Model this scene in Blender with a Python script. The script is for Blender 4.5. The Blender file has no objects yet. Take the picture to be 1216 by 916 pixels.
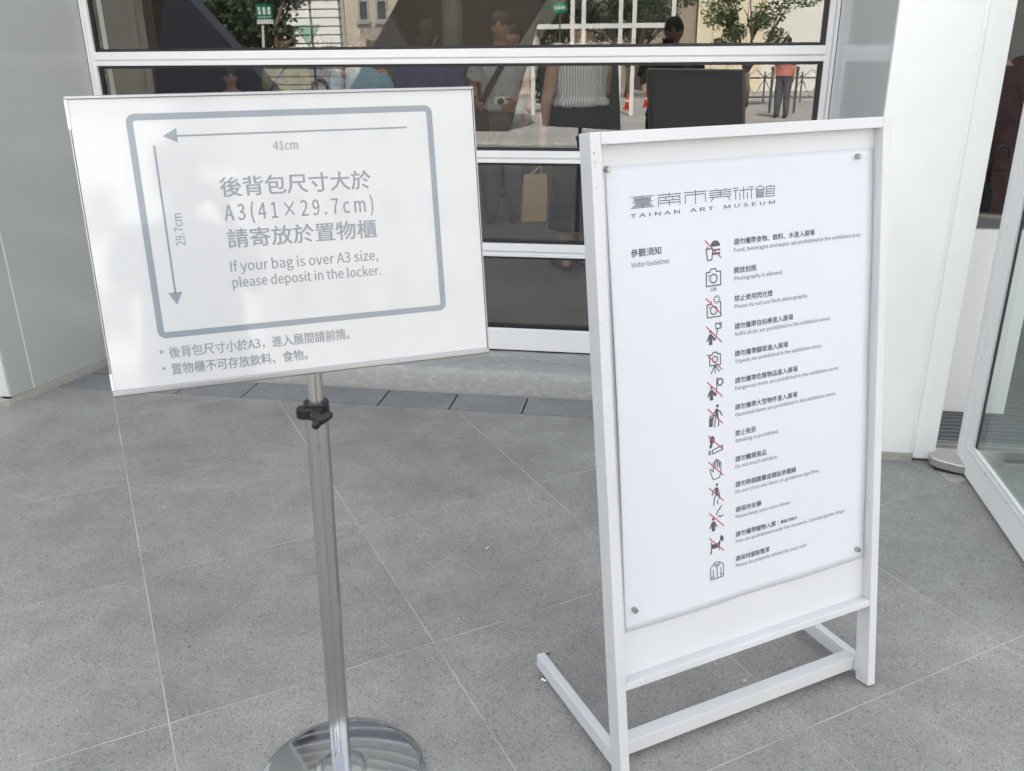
import bpy, bmesh, math, random
from mathutils import Vector, Matrix
R = math.radians
PI = math.pi
sc = bpy.context.scene
C = sc.collection

# ------------------------------------------------------------------ camera
cam_d = bpy.data.cameras.new('camera'); cam = bpy.data.objects.new('camera', cam_d); C.objects.link(cam)
cam_d.sensor_width = 36.0; cam_d.lens = 36.0 * 1036.2 / 1216.0
cam_d.clip_start = 0.02; cam_d.clip_end = 600
pitch, roll, yaw = R(21.2245), R(0.5594), R(-9.8228)
fw = Vector((math.sin(yaw)*math.cos(pitch), math.cos(yaw)*math.cos(pitch), -math.sin(pitch)))
r0 = Vector((math.cos(yaw), -math.sin(yaw), 0)); d0 = fw.cross(r0)
rr = math.cos(roll)*r0 + math.sin(roll)*d0; dd = -math.sin(roll)*r0 + math.cos(roll)*d0
m = Matrix((rr, -dd, -fw)).transposed().to_4x4(); m.translation = Vector((0, 0, 1.5))
cam.matrix_world = m
sc.camera = cam

# ------------------------------------------------------------------ world and sun (the sun stands behind the museum)
SUN_EL, SUN_AZ = 52.0, 12.0          # azimuth measured from +Y (behind the facade) towards +X
w = bpy.data.worlds.new('World'); sc.world = w; w.use_nodes = True
nt = w.node_tree; nt.nodes.clear()
sky = nt.nodes.new('ShaderNodeTexSky'); sky.sky_type = 'NISHITA'; sky.sun_disc = False
sky.sun_elevation = R(SUN_EL); sky.sun_rotation = R(SUN_AZ)
sky.air_density = 1.0; sky.dust_density = 3.5; sky.ozone_density = 1.0
hs = nt.nodes.new('ShaderNodeHueSaturation'); hs.inputs['Saturation'].default_value = 0.30
bg = nt.nodes.new('ShaderNodeBackground'); bg.inputs['Strength'].default_value = 0.15
wo = nt.nodes.new('ShaderNodeOutputWorld')
nt.links.new(sky.outputs[0], hs.inputs['Color']); nt.links.new(hs.outputs[0], bg.inputs[0]); nt.links.new(bg.outputs[0], wo.inputs[0])
sd = bpy.data.lights.new('sun', 'SUN'); sd.energy = 4.2; sd.angle = R(0.53); sd.color = (1.0, 0.95, 0.87)
sun = bpy.data.objects.new('sun', sd); C.objects.link(sun)
sdir = Vector((math.sin(R(SUN_AZ))*math.cos(R(SUN_EL)), math.cos(R(SUN_AZ))*math.cos(R(SUN_EL)), math.sin(R(SUN_EL))))
sun.rotation_euler = sdir.to_track_quat('Z', 'Y').to_euler(); sun.location = (0, 0, 30)
sc.view_settings.view_transform = 'Standard'; sc.view_settings.look = 'None'
sc.view_settings.exposure = 2.10; sc.view_settings.gamma = 1.0
sc.cycles.max_bounces = 10; sc.cycles.transparent_max_bounces = 16; sc.cycles.glossy_bounces = 5
sc.cycles.use_denoising = True

# ------------------------------------------------------------------ materials
MATS = {}
def nodes_of(name):
    mt = bpy.data.materials.new(name); mt.use_nodes = True
    t = mt.node_tree; b = t.nodes['Principled BSDF']
    return mt, t, b
def mat(name, col, rough=0.6, metal=0.0, var=0.0, vscale=8.0, bump=0.0, bscale=60.0, spec=None, coat=0.0, tint=None, stretch=None):
    if name in MATS: return MATS[name]
    mt, t, b = nodes_of(name); MATS[name] = mt
    b.inputs['Base Color'].default_value = (*col, 1); b.inputs['Roughness'].default_value = rough
    b.inputs['Metallic'].default_value = metal
    if spec is not None: b.inputs['Specular IOR Level'].default_value = spec
    if coat: b.inputs['Coat Weight'].default_value = coat; b.inputs['Coat Roughness'].default_value = 0.06
    if var or bump:
        g = t.nodes.new('ShaderNodeNewGeometry')
        src = g.outputs['Position']
        if stretch:
            mp = t.nodes.new('ShaderNodeMapping'); mp.inputs['Scale'].default_value = stretch
            t.links.new(src, mp.inputs[0]); src = mp.outputs[0]
    if var:
        n = t.nodes.new('ShaderNodeTexNoise'); n.inputs['Scale'].default_value = vscale; n.inputs['Detail'].default_value = 5; n.inputs['Roughness'].default_value = 0.6
        t.links.new(src, n.inputs['Vector'])
        rp = t.nodes.new('ShaderNodeValToRGB'); tc = tint or tuple(c*(1-var) for c in col)
        rp.color_ramp.elements[0].position = 0.3; rp.color_ramp.elements[0].color = (*tc, 1)
        rp.color_ramp.elements[1].position = 0.7; rp.color_ramp.elements[1].color = (*[min(1, c*(1+var*0.5)) for c in col], 1)
        t.links.new(n.outputs['Fac'], rp.inputs[0]); t.links.new(rp.outputs[0], b.inputs['Base Color'])
    if bump:
        n2 = t.nodes.new('ShaderNodeTexNoise'); n2.inputs['Scale'].default_value = bscale; n2.inputs['Detail'].default_value = 4
        t.links.new(src, n2.inputs['Vector'])
        bp = t.nodes.new('ShaderNodeBump'); bp.inputs['Strength'].default_value = bump; bp.inputs['Distance'].default_value = 0.004
        t.links.new(n2.outputs['Fac'], bp.inputs['Height']); t.links.new(bp.outputs[0], b.inputs['Normal'])
    return mt

def granite(name, base, dark_edge=False):
    """flamed grey granite: fine light and dark crystals, cloudy wear, a tint of its own per slab"""
    mt, t, b = nodes_of(name); MATS[name] = mt
    L = t.links.new
    g = t.nodes.new('ShaderNodeNewGeometry'); P = g.outputs['Position']
    def noise(scale, det, rough=0.6):
        n = t.nodes.new('ShaderNodeTexNoise'); n.inputs['Scale'].default_value = scale; n.inputs['Detail'].default_value = det; n.inputs['Roughness'].default_value = rough
        L(P, n.inputs['Vector']); return n.outputs['Fac']
    def mr(x, a, bb, c, d):
        q = t.nodes.new('ShaderNodeMapRange'); q.inputs[1].default_value = a; q.inputs[2].default_value = bb; q.inputs[3].default_value = c; q.inputs[4].default_value = d
        L(x, q.inputs[0]); return q.outputs[0]
    def mul(a, bb):
        q = t.nodes.new('ShaderNodeMath'); q.operation = 'MULTIPLY'; L(a, q.inputs[0])
        if isinstance(bb, float): q.inputs[1].default_value = bb
        else: L(bb, q.inputs[1])
        return q.outputs[0]
    fine = mr(noise(300, 4, 0.85), 0.34, 0.66, 0.62, 1.38)
    v = t.nodes.new('ShaderNodeTexVoronoi'); v.inputs['Scale'].default_value = 230; L(P, v.inputs['Vector'])
    sp = t.nodes.new('ShaderNodeSeparateColor'); L(v.outputs['Color'], sp.inputs[0])
    speck = mr(sp.outputs[0], 0.84, 0.97, 1.0, 0.66)
    speckl = mr(sp.outputs[1], 0.88, 0.98, 1.0, 1.28)
    cloud = mr(noise(1.5, 7, 0.66), 0.32, 0.68, 0.78, 1.18)
    cloud2 = mr(noise(8, 6, 0.7), 0.3, 0.7, 0.88, 1.11)
    oi = t.nodes.new('ShaderNodeObjectInfo'); rnd = mr(oi.outputs['Random'], 0, 1, 0.945, 1.05)
    k = mul(mul(mul(fine, speck), mul(speckl, cloud)), mul(cloud2, rnd))
    # dirt spots and pale scuffs
    stain = mr(noise(4.3, 8, 0.7), 0.66, 0.75, 1.0, 1.22)
    k = mul(k, stain)
    def dots(scale, r0, r1, val, keep):          # stray bits, gum and paint drops
        vv = t.nodes.new('ShaderNodeTexVoronoi'); vv.inputs['Scale'].default_value = scale; L(P, vv.inputs['Vector'])
        sc_ = t.nodes.new('ShaderNodeSeparateColor'); L(vv.outputs['Color'], sc_.inputs[0])
        a = mr(vv.outputs['Distance'], r0, r1, 1.0, 0.0); b_ = mr(sc_.outputs[2], keep, keep+0.01, 0.0, 1.0)
        return mr(mul(a, b_), 0, 1, 1.0, val)
    k = mul(k, mul(dots(7, 0.018, 0.045, 0.35, 0.72), dots(5, 0.010, 0.030, 2.3, 0.6)))
    vm = t.nodes.new('ShaderNodeVectorMath'); vm.operation = 'SCALE'
    vm.inputs[0].default_value = base; L(k, vm.inputs['Scale'])
    mx = t.nodes.new('ShaderNodeMix'); mx.data_type = 'RGBA'
    L(mr(noise(2.6, 4), 0.56, 0.72, 0.0, 0.35), mx.inputs['Factor']); L(vm.outputs[0], mx.inputs['A'])
    vm2 = t.nodes.new('ShaderNodeVectorMath'); vm2.operation = 'MULTIPLY'; L(vm.outputs[0], vm2.inputs[0]); vm2.inputs[1].default_value = (1.02, 0.97, 0.88)
    L(vm2.outputs[0], mx.inputs['B']); L(mx.outputs['Result'], b.inputs['Base Color'])
    L(mr(noise(3, 4), 0.3, 0.7, 0.46, 0.66), b.inputs['Roughness'])
    bp = t.nodes.new('ShaderNodeBump'); bp.inputs['Strength'].default_value = 0.35; bp.inputs['Distance'].default_value = 0.0015
    L(noise(260, 4, 0.7), bp.inputs['Height']); L(bp.outputs[0], b.inputs['Normal'])
    return mt

def concrete(name, base, patch):
    mt, t, b = nodes_of(name); MATS[name] = mt; L = t.links.new
    g = t.nodes.new('ShaderNodeNewGeometry')
    mp = t.nodes.new('ShaderNodeMapping'); mp.inputs['Scale'].default_value = (1, 1, 2.2); L(g.outputs['Position'], mp.inputs[0])
    n = t.nodes.new('ShaderNodeTexNoise'); n.inputs['Scale'].default_value = 24; n.inputs['Detail'].default_value = 10; n.inputs['Roughness'].default_value = 0.68; n.inputs['Distortion'].default_value = 0.35
    L(mp.outputs[0], n.inputs['Vector'])
    rp = t.nodes.new('ShaderNodeValToRGB'); e = rp.color_ramp.elements
    e[0].position = 0.30; e[0].color = (*[c*0.88 for c in base], 1); e[1].position = 0.74; e[1].color = (*patch, 1)
    x = e.new(0.52); x.color = (*base, 1)
    L(n.outputs['Fac'], rp.inputs[0]); L(rp.outputs[0], b.inputs['Base Color'])
    b.inputs['Roughness'].default_value = 0.85
    bp = t.nodes.new('ShaderNodeBump'); bp.inputs['Strength'].default_value = 0.4; bp.inputs['Distance'].default_value = 0.003
    L(n.outputs['Fac'], bp.inputs['Height']); L(bp.outputs[0], b.inputs['Normal'])
    return mt

def pane_glass(name, tint, ior, gcol=(1, 1, 1)):
    mt = bpy.data.materials.new(name); mt.use_nodes = True; t = mt.node_tree; t.nodes.clear(); MATS[name] = mt
    tr = t.nodes.new('ShaderNodeBsdfTransparent'); tr.inputs[0].default_value = (*tint, 1)
    gl = t.nodes.new('ShaderNodeBsdfGlossy'); gl.inputs['Roughness'].default_value = 0.0; gl.inputs['Color'].default_value = (*gcol, 1)
    fr = t.nodes.new('ShaderNodeFresnel'); fr.inputs['IOR'].default_value = ior
    mx = t.nodes.new('ShaderNodeMixShader'); o = t.nodes.new('ShaderNodeOutputMaterial')
    ge = t.nodes.new('ShaderNodeNewGeometry')      # the pane mirrors on its outer faces only (no total reflection from within)
    inv = t.nodes.new('ShaderNodeMath'); inv.operation = 'SUBTRACT'; inv.inputs[0].default_value = 1.0; t.links.new(ge.outputs['Backfacing'], inv.inputs[1])
    ml = t.nodes.new('ShaderNodeMath'); ml.operation = 'MULTIPLY'; t.links.new(fr.outputs[0], ml.inputs[0]); t.links.new(inv.outputs[0], ml.inputs[1])
    t.links.new(ml.outputs[0], mx.inputs[0]); t.links.new(tr.outputs[0], mx.inputs[1]); t.links.new(gl.outputs[0], mx.inputs[2]); t.links.new(mx.outputs[0], o.inputs[0])
    return mt

def striped_cloth(name, a, bcol, scale):
    mt, t, b = nodes_of(name); MATS[name] = mt
    tc = t.nodes.new('ShaderNodeTexCoord')
    sep = t.nodes.new('ShaderNodeSeparateXYZ'); t.links.new(tc.outputs['Object'], sep.inputs[0])
    at = t.nodes.new('ShaderNodeMath'); at.operation = 'ARCTAN2'; t.links.new(sep.outputs[0], at.inputs[0]); t.links.new(sep.outputs[1], at.inputs[1])
    n = t.nodes.new('ShaderNodeTexNoise'); n.inputs['Scale'].default_value = 6; t.links.new(tc.outputs['Object'], n.inputs['Vector'])
    ad = t.nodes.new('ShaderNodeMath'); ad.operation = 'MULTIPLY_ADD'; ad.inputs[1].default_value = 0.12
    t.links.new(n.outputs['Fac'], ad.inputs[0]); t.links.new(at.outputs[0], ad.inputs[2])
    mm = t.nodes.new('ShaderNodeMath'); mm.operation = 'MULTIPLY'; mm.inputs[1].default_value = scale; t.links.new(ad.outputs[0], mm.inputs[0])
    s = t.nodes.new('ShaderNodeMath'); s.operation = 'SINE'; t.links.new(mm.outputs[0], s.inputs[0])
    rp = t.nodes.new('ShaderNodeValToRGB'); rp.color_ramp.elements[0].position = 0.0; rp.color_ramp.elements[0].color = (*bcol, 1)
    rp.color_ramp.elements[1].position = 0.55; rp.color_ramp.elements[1].color = (*a, 1)
    mr = t.nodes.new('ShaderNodeMapRange'); mr.inputs[1].default_value = -1; mr.inputs[2].default_value = 1; t.links.new(s.outputs[0], mr.inputs[0])
    t.links.new(mr.outputs[0], rp.inputs[0]); t.links.new(rp.outputs[0], b.inputs['Base Color']); b.inputs['Roughness'].default_value = 0.9
    return mt

M = {}
M['slab'] = granite('granite_slab', (0.282, 0.279, 0.264))
M['drain'] = granite('granite_drain_cover', (0.245, 0.25, 0.255))
M['grout'] = mat('pale_grout', (0.52, 0.51, 0.475), 0.9, var=0.40, vscale=4.5)
M['gap'] = mat('dark_gap', (0.03, 0.03, 0.032), 0.9)
M['conc'] = concrete('rough_concrete', (0.37, 0.372, 0.355), (0.50, 0.50, 0.475))
M['curb'] = concrete('beige_mortar', (0.36, 0.35, 0.31), (0.48, 0.46, 0.41))
M['alu'] = mat('white_aluminium_frame', (0.86, 0.86, 0.86), 0.32, var=0.04, vscale=3)
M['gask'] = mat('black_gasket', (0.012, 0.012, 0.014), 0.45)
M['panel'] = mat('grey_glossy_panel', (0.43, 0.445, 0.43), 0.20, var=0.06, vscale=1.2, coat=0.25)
M['panelr'] = mat('grey_panel_lit_tone', (0.60, 0.61, 0.60), 0.22, var=0.05, vscale=1.2, coat=0.25)  # right-hand side panel: the stronger light on it is put into the colour
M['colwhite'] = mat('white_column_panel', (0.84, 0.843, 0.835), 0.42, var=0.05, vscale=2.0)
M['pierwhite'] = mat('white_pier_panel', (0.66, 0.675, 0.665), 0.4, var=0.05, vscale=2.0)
M['mass'] = mat('museum_wall', (0.55, 0.54, 0.51), 0.7, var=0.1, vscale=1)
M['glass'] = pane_glass('window_glass', (0.90, 0.905, 0.90), 2.05)
M['addroofglass'] = pane_glass('added_roof_glass', (0.70, 0.71, 0.70), 1.4)  # for the unseen glass roof added to let daylight into the lobby
M['doorglass'] = pane_glass('door_glass', (0.88, 0.93, 0.915), 1.40)
M['post'] = mat('white_powder_coat', (0.63, 0.637, 0.645), 0.38, var=0.05, vscale=5, bump=0.08, bscale=350)
M['chip'] = mat('chipped_paint', (0.12, 0.12, 0.125), 0.8)
M['backboard'] = mat('pale_grey_board', (0.645, 0.655, 0.665), 0.5, var=0.03, vscale=2)
M['paper'] = mat('white_poster_paper', (0.645, 0.665, 0.705), 0.75, var=0.015, vscale=3)
M['ink'] = mat('dark_grey_ink', (0.075, 0.083, 0.098), 0.6)
M['inklogo'] = mat('logo_ink', (0.09, 0.10, 0.115), 0.6)
M['red'] = mat('dull_red_ink', (0.46, 0.09, 0.10), 0.6)
M['print'] = mat('white_print_sheet', (0.585, 0.597, 0.608), 0.25, spec=0.4, coat=0.7)
M['inkgrey'] = mat('blue_grey_ink', (0.26, 0.295, 0.33), 0.3)
M['inkline'] = mat('blue_grey_line', (0.24, 0.28, 0.32), 0.25, coat=0.3)
M['aluf'] = mat('satin_aluminium', (0.36, 0.37, 0.39), 0.36, metal=1.0, bump=0.03, bscale=200)
M['steel'] = mat('brushed_steel', (0.58, 0.57, 0.555), 0.17, metal=1.0, bump=0.10, bscale=40, stretch=(14, 14, 0.6))
M['steel2'] = mat('bright_steel', (0.66, 0.64, 0.60), 0.22, metal=1.0, bump=0.06, bscale=40, stretch=(14, 14, 0.6))
M['chrome'] = mat('polished_steel', (0.56, 0.58, 0.61), 0.09, metal=1.0)
M['satin'] = mat('satin_steel_pivot', (0.60, 0.59, 0.56), 0.35, metal=1.0, bump=0.05, bscale=150)
M['blackp'] = mat('black_plastic', (0.008, 0.008, 0.009), 0.36, bump=0.06, bscale=300)
M['bolt'] = mat('dull_brass_nickel', (0.42, 0.40, 0.36), 0.35, metal=1.0)
M['doorw'] = mat('door_white', (0.86, 0.865, 0.845), 0.4, var=0.05, vscale=3)
M['doorbead'] = mat('door_bead_white', (0.78, 0.79, 0.77), 0.36)
M['lowpanel'] = mat('pale_lilac_panel', (0.72, 0.725, 0.745), 0.45, var=0.03, vscale=2)
M['carpet'] = mat('dark_mat', (0.03, 0.034, 0.042), 0.95, var=0.5, vscale=120)
M['slat'] = mat('mat_aluminium', (0.17, 0.18, 0.185), 0.6)
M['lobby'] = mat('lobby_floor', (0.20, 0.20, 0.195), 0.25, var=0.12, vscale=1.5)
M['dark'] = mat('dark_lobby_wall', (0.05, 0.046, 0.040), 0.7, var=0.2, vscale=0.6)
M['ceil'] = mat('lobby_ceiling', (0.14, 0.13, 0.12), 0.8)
M['asph'] = mat('street_paving', (0.40, 0.39, 0.37), 0.85, var=0.2, vscale=0.7, bump=0.2, bscale=40)
M['skin'] = mat('skin', (0.46, 0.27, 0.19), 0.55, var=0.08, vscale=12)
M['skin2'] = mat('skin_tan', (0.38, 0.21, 0.14), 0.55, var=0.08, vscale=12)
M['hair'] = mat('black_hair', (0.012, 0.011, 0.011), 0.5, bump=0.5, bscale=120)
M['hairg'] = mat('greying_hair', (0.04, 0.037, 0.034), 0.55, bump=0.5, bscale=120)
M['leafdry'] = mat('dry_leaf', (0.05, 0.035, 0.025), 0.8)
M['eye'] = mat('dark_eye', (0.015, 0.012, 0.01), 0.3)
M['lip'] = mat('lip', (0.22, 0.07, 0.06), 0.5)
M['shirtg'] = mat('pale_grey_shirt', (0.46, 0.50, 0.56), 0.85, var=0.12, vscale=9)
M['trgrey'] = mat('grey_trousers', (0.11, 0.12, 0.14), 0.9, var=0.2, vscale=7)
M['black'] = mat('black_cloth', (0.012, 0.013, 0.017), 0.9, var=0.3, vscale=7)
M['navy'] = mat('navy_cloth', (0.015, 0.055, 0.20), 0.9, var=0.2, vscale=7)
M['ltblue'] = mat('light_blue_cloth', (0.23, 0.42, 0.58), 0.9, var=0.12, vscale=8)
M['olive'] = mat('olive_yellow_cloth', (0.38, 0.36, 0.08), 0.9, var=0.2, vscale=8)
M['beige'] = mat('beige_cloth', (0.36, 0.29, 0.22), 0.9, var=0.2, vscale=8)
M['greyc'] = mat('charcoal_cloth', (0.07, 0.07, 0.075), 0.9, var=0.2, vscale=8)
M['maroon'] = mat('maroon_cloth', (0.060, 0.034, 0.034), 0.9, var=0.2, vscale=6)
M['coral'] = mat('coral_cloth', (0.62, 0.22, 0.18), 0.9, var=0.1, vscale=6)
M['floral'] = mat('dark_floral_cloth', (0.05, 0.042, 0.036), 0.9, var=0.9, vscale=22, tint=(0.012, 0.012, 0.012))
M['stripe'] = striped_cloth('striped_blouse_cloth', (0.78, 0.78, 0.78), (0.30, 0.31, 0.32), 52)
M['leather'] = mat('dark_brown_leather', (0.045, 0.026, 0.024), 0.5)
M['kraft'] = mat('kraft_paper', (0.44, 0.33, 0.19), 0.8, var=0.1, vscale=10)
M['whitep'] = mat('white_plastic', (0.75, 0.76, 0.77), 0.35)
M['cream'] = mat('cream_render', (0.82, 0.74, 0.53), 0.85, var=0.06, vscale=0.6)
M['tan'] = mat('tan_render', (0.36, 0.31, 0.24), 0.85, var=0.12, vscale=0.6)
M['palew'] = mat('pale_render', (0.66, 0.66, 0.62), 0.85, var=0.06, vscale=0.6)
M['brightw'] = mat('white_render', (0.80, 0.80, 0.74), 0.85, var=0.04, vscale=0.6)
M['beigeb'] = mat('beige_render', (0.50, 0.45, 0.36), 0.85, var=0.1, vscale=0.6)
M['farglass'] = mat('far_window_glass', (0.06, 0.07, 0.075), 0.1)
M['winfr'] = mat('window_frame_grey', (0.30, 0.30, 0.29), 0.5)
M['pgreen'] = mat('pale_green_panel', (0.30, 0.50, 0.36), 0.6)
M['sgreen'] = mat('sign_green', (0.0, 0.22, 0.12), 0.4)
M['swhite'] = mat('white_paint', (0.80, 0.81, 0.80), 0.4)
M['bark'] = mat('bark', (0.16, 0.13, 0.10), 0.9, var=0.4, vscale=12, bump=0.5, bscale=30)
M['leaf'] = mat('leaf_green', (0.09, 0.14, 0.045), 0.6, var=0.5, vscale=3)
M['leaf2'] = mat('leaf_dark', (0.04, 0.07, 0.03), 0.6, var=0.5, vscale=3)
M['cone'] = mat('cone_red', (0.70, 0.05, 0.03), 0.5)
M['fence'] = mat('fence_grey', (0.16, 0.16, 0.17), 0.5, metal=0.4)
M['carp'] = mat('silver_car_paint', (0.45, 0.46, 0.48), 0.25, metal=0.6, coat=0.5)
M['tyre'] = mat('tyre_rubber', (0.02, 0.02, 0.02), 0.8)
M['wedge'] = mat('slate_blue_wall', (0.16, 0.175, 0.21), 0.6, var=0.1, vscale=1)
M['brownw'] = mat('brown_wall', (0.055, 0.046, 0.036), 0.7, var=0.12, vscale=0.8)
M['strut'] = mat('grey_green_column', (0.25, 0.27, 0.25), 0.5, var=0.06, vscale=1)
M['lamp'] = mat('tail_lamp_red', (0.4, 0.02, 0.02), 0.3)

# ------------------------------------------------------------------ mesh helpers
class MB:
    def __init__(s): s.v = []; s.f = []; s.mi = []
    def add(s, vs, fs, mi=0):
        o = len(s.v); s.v += [Vector(p) for p in vs]; s.f += [tuple(i+o for i in f) for f in fs]; s.mi += [mi]*len(fs); return s
    def box(s, a, b, mi=0, tf=None):
        x0, y0, z0 = a; x1, y1, z1 = b
        vs = [Vector(p) for p in ((x0,y0,z0),(x1,y0,z0),(x1,y1,z0),(x0,y1,z0),(x0,y0,z1),(x1,y0,z1),(x1,y1,z1),(x0,y1,z1))]
        if tf: vs = [tf(p) for p in vs]
        return s.add(vs, [(0,3,2,1),(4,5,6,7),(0,1,5,4),(1,2,6,5),(2,3,7,6),(3,0,4,7)], mi)
    def prism(s, poly, z0, z1, mi=0, tf=None):
        n = len(poly)
        ar = sum(poly[i][0]*poly[(i+1) % n][1]-poly[(i+1) % n][0]*poly[i][1] for i in range(n))
        if ar < 0: poly = poly[::-1]
        vs = [Vector((p[0], p[1], z0)) for p in poly] + [Vector((p[0], p[1], z1)) for p in poly]
        if tf: vs = [tf(p) for p in vs]
        fs = [tuple(range(n))[::-1], tuple(range(n, 2*n))] + [(i, (i+1) % n, n+(i+1) % n, n+i) for i in range(n)]
        return s.add(vs, fs, mi)
    def tube(s, pts, rad, seg=12, mi=0, cap=True, sq=(1, 1), up=None):
        pts = [Vector(p) for p in pts]; n = len(pts)
        if not hasattr(rad, '__len__'): rad = [rad]*n
        rings = []
        ref = Vector(up) if up else Vector((0, 0, 1))
        if not up and abs((pts[-1]-pts[0]).normalized().z) > 0.8: ref = Vector((0, 1, 0))
        for i, p in enumerate(pts):
            t = (pts[min(i+1, n-1)] - pts[max(i-1, 0)]).normalized()
            a = t.cross(ref)
            if a.length < 0.05: a = t.cross(Vector((1, 0, 0)))
            a.normalize(); b = t.cross(a).normalized()
            rings.append([p + (a*math.cos(2*PI*k/seg)*sq[0] + b*math.sin(2*PI*k/seg)*sq[1])*rad[i] for k in range(seg)])
        vs = [q for r in rings for q in r]; fs = []
        for i in range(n-1):
            for k in range(seg):
                fs.append((i*seg+k, i*seg+(k+1) % seg, (i+1)*seg+(k+1) % seg, (i+1)*seg+k))
        if cap: fs += [tuple(range(seg))[::-1], tuple((n-1)*seg+k for k in range(seg))]
        return s.add(vs, fs, mi)
    def limb(s, pts, rad, seg=10, mi=0):
        """tapered tube with rounded ends"""
        pts = [Vector(p) for p in pts]
        a = (pts[0]-pts[1]).normalized(); b = (pts[-1]-pts[-2]).normalized()
        P = [pts[0]+a*rad[0]*0.85, pts[0]+a*rad[0]*0.5] + pts + [pts[-1]+b*rad[-1]*0.5, pts[-1]+b*rad[-1]*0.85]
        Q = [rad[0]*0.4, rad[0]*0.85] + list(rad) + [rad[-1]*0.85, rad[-1]*0.4]
        return s.tube(P, Q, seg, mi)
    def loft(s, rings, seg=20, mi=0):
        """rings: (x, y, z, rx, ry)"""
        vs = []; fs = []; n = len(rings)
        for (x, y, z, rx, ry) in rings:
            vs += [(x+rx*math.cos(2*PI*k/seg), y+ry*math.sin(2*PI*k/seg), z) for k in range(seg)]
        for i in range(n-1):
            for k in range(seg):
                fs.append((i*seg+k, i*seg+(k+1) % seg, (i+1)*seg+(k+1) % seg, (i+1)*seg+k))
        fs += [tuple(range(seg))[::-1], tuple((n-1)*seg+k for k in range(seg))]
        return s.add(vs, fs, mi)
    def lathe(s, prof, cx, cy, seg=64, mi=0):
        vs = []; fs = []; n = len(prof)
        for (r, z) in prof: vs += [(cx+r*math.cos(2*PI*k/seg), cy+r*math.sin(2*PI*k/seg), z) for k in range(seg)]
        for i in range(n-1):
            for k in range(seg):
                fs.append((i*seg+k, i*seg+(k+1) % seg, (i+1)*seg+(k+1) % seg, (i+1)*seg+k))
        fs += [tuple(range(seg))[::-1], tuple((n-1)*seg+k for k in range(seg))]
        return s.add(vs, fs, mi)
    def ball(s, c, rx, ry, rz, seg=14, rg=9, mi=0, fn=None):
        vs = [(0, 0, -1)]; fs = []
        for i in range(1, rg):
            a = -PI/2 + PI*i/rg
            vs += [(math.cos(a)*math.cos(2*PI*k/seg), math.cos(a)*math.sin(2*PI*k/seg), math.sin(a)) for k in range(seg)]
        vs.append((0, 0, 1)); top = len(vs)-1
        for k in range(seg): fs.append((0, 1+(k+1) % seg, 1+k))
        for i in range(rg-2):
            for k in range(seg):
                a = 1+i*seg; b = a+seg
                fs.append((a+k, a+(k+1) % seg, b+(k+1) % seg, b+k))
        o = 1+(rg-2)*seg
        for k in range(seg): fs.append((o+k, o+(k+1) % seg, top))
        out = []
        for v in vs:
            p = Vector((v[0]*rx, v[1]*ry, v[2]*rz))
            if fn: p = fn(p, Vector(v))
            out.append(p+Vector(c))
        return s.add(out, fs, mi)
    def map(s, fn): s.v = [Vector(fn(p)) for p in s.v]; return s
    def build(s, name, mats, parent=None, smooth=False, bevel=0.0, seg=2, rootloc=None):
        if not isinstance(mats, (list, tuple)): mats = [mats]
        loc = Vector(rootloc) if rootloc is not None else (world_loc(parent) if parent else Vector((0, 0, 0)))
        me = bpy.data.meshes.new(name)
        me.from_pydata([tuple(p-loc) for p in s.v], [], s.f)
        for mm in mats: me.materials.append(mm)
        me.polygons.foreach_set('material_index', s.mi)
        if smooth: me.polygons.foreach_set('use_smooth', [True]*len(s.f))
        me.update()
        o = bpy.data.objects.new(name, me); C.objects.link(o)
        if parent: o.parent = parent
        elif rootloc is not None: o.location = loc
        if smooth == 'auto':
            pass
        if bevel:
            b = o.modifiers.new('bevel', 'BEVEL'); b.width = bevel; b.segments = seg; b.limit_method = 'ANGLE'; b.angle_limit = R(35)
            b.harden_normals = False
        return o
def world_loc(o):
    l = Vector((0, 0, 0))
    while o: l += o.location; o = o.parent
    return l
def smooth_angle(o, ang=35):
    me = o.data
    bm = bmesh.new(); bm.from_mesh(me)
    for f in bm.faces: f.smooth = True
    for e in bm.edges:
        if len(e.link_faces) == 2 and e.calc_face_angle(0) > R(ang): e.smooth = False
    bm.to_mesh(me); bm.free(); return o
def tag(o, label=None, cat=None, group=None, kind=None):
    if label: o['label'] = label
    if cat: o['category'] = cat
    if group: o['group'] = group
    if kind: o['kind'] = kind
    return o
def thing(name, label, cat, loc=(0, 0, 0), group=None):
    o = bpy.data.objects.new(name, None); C.objects.link(o); o.location = loc; o.empty_display_size = 0.1
    return tag(o, label, cat, group)
def struct(name, o_or_none=None):
    o = bpy.data.objects.new(name, None); C.objects.link(o); o['kind'] = 'structure'; return o

# ------------------------------------------------------------------ lettering (built-in font, turned into mesh)
import os
try:      # the grotesque that ships with Blender itself; the built-in default stands in if it is missing
    SANS = bpy.data.fonts.load(os.path.join(bpy.utils.system_resource('DATAFILES'), 'fonts', 'Noto Sans CJK Regular.woff2'))
except Exception:
    SANS = None
TCACHE = {}
def text_geo(body, weight=0.0):
    if body in TCACHE: return TCACHE[body]
    cu = bpy.data.curves.new('lettering', 'FONT'); cu.body = body; cu.size = 1.0; cu.resolution_u = 2; cu.offset = weight
    if SANS: cu.font = SANS
    o = bpy.data.objects.new('lettering', cu); C.objects.link(o)
    dg = bpy.context.evaluated_depsgraph_get()
    me = bpy.data.meshes.new_from_object(o.evaluated_get(dg))
    vs = [v.co.copy() for v in me.vertices]; fs = [tuple(p.vertices) for p in me.polygons]
    bpy.data.objects.remove(o); bpy.data.curves.remove(cu); bpy.data.meshes.remove(me)
    TCACHE[body] = (vs, fs)
    return vs, fs
CAPH = {}
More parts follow.
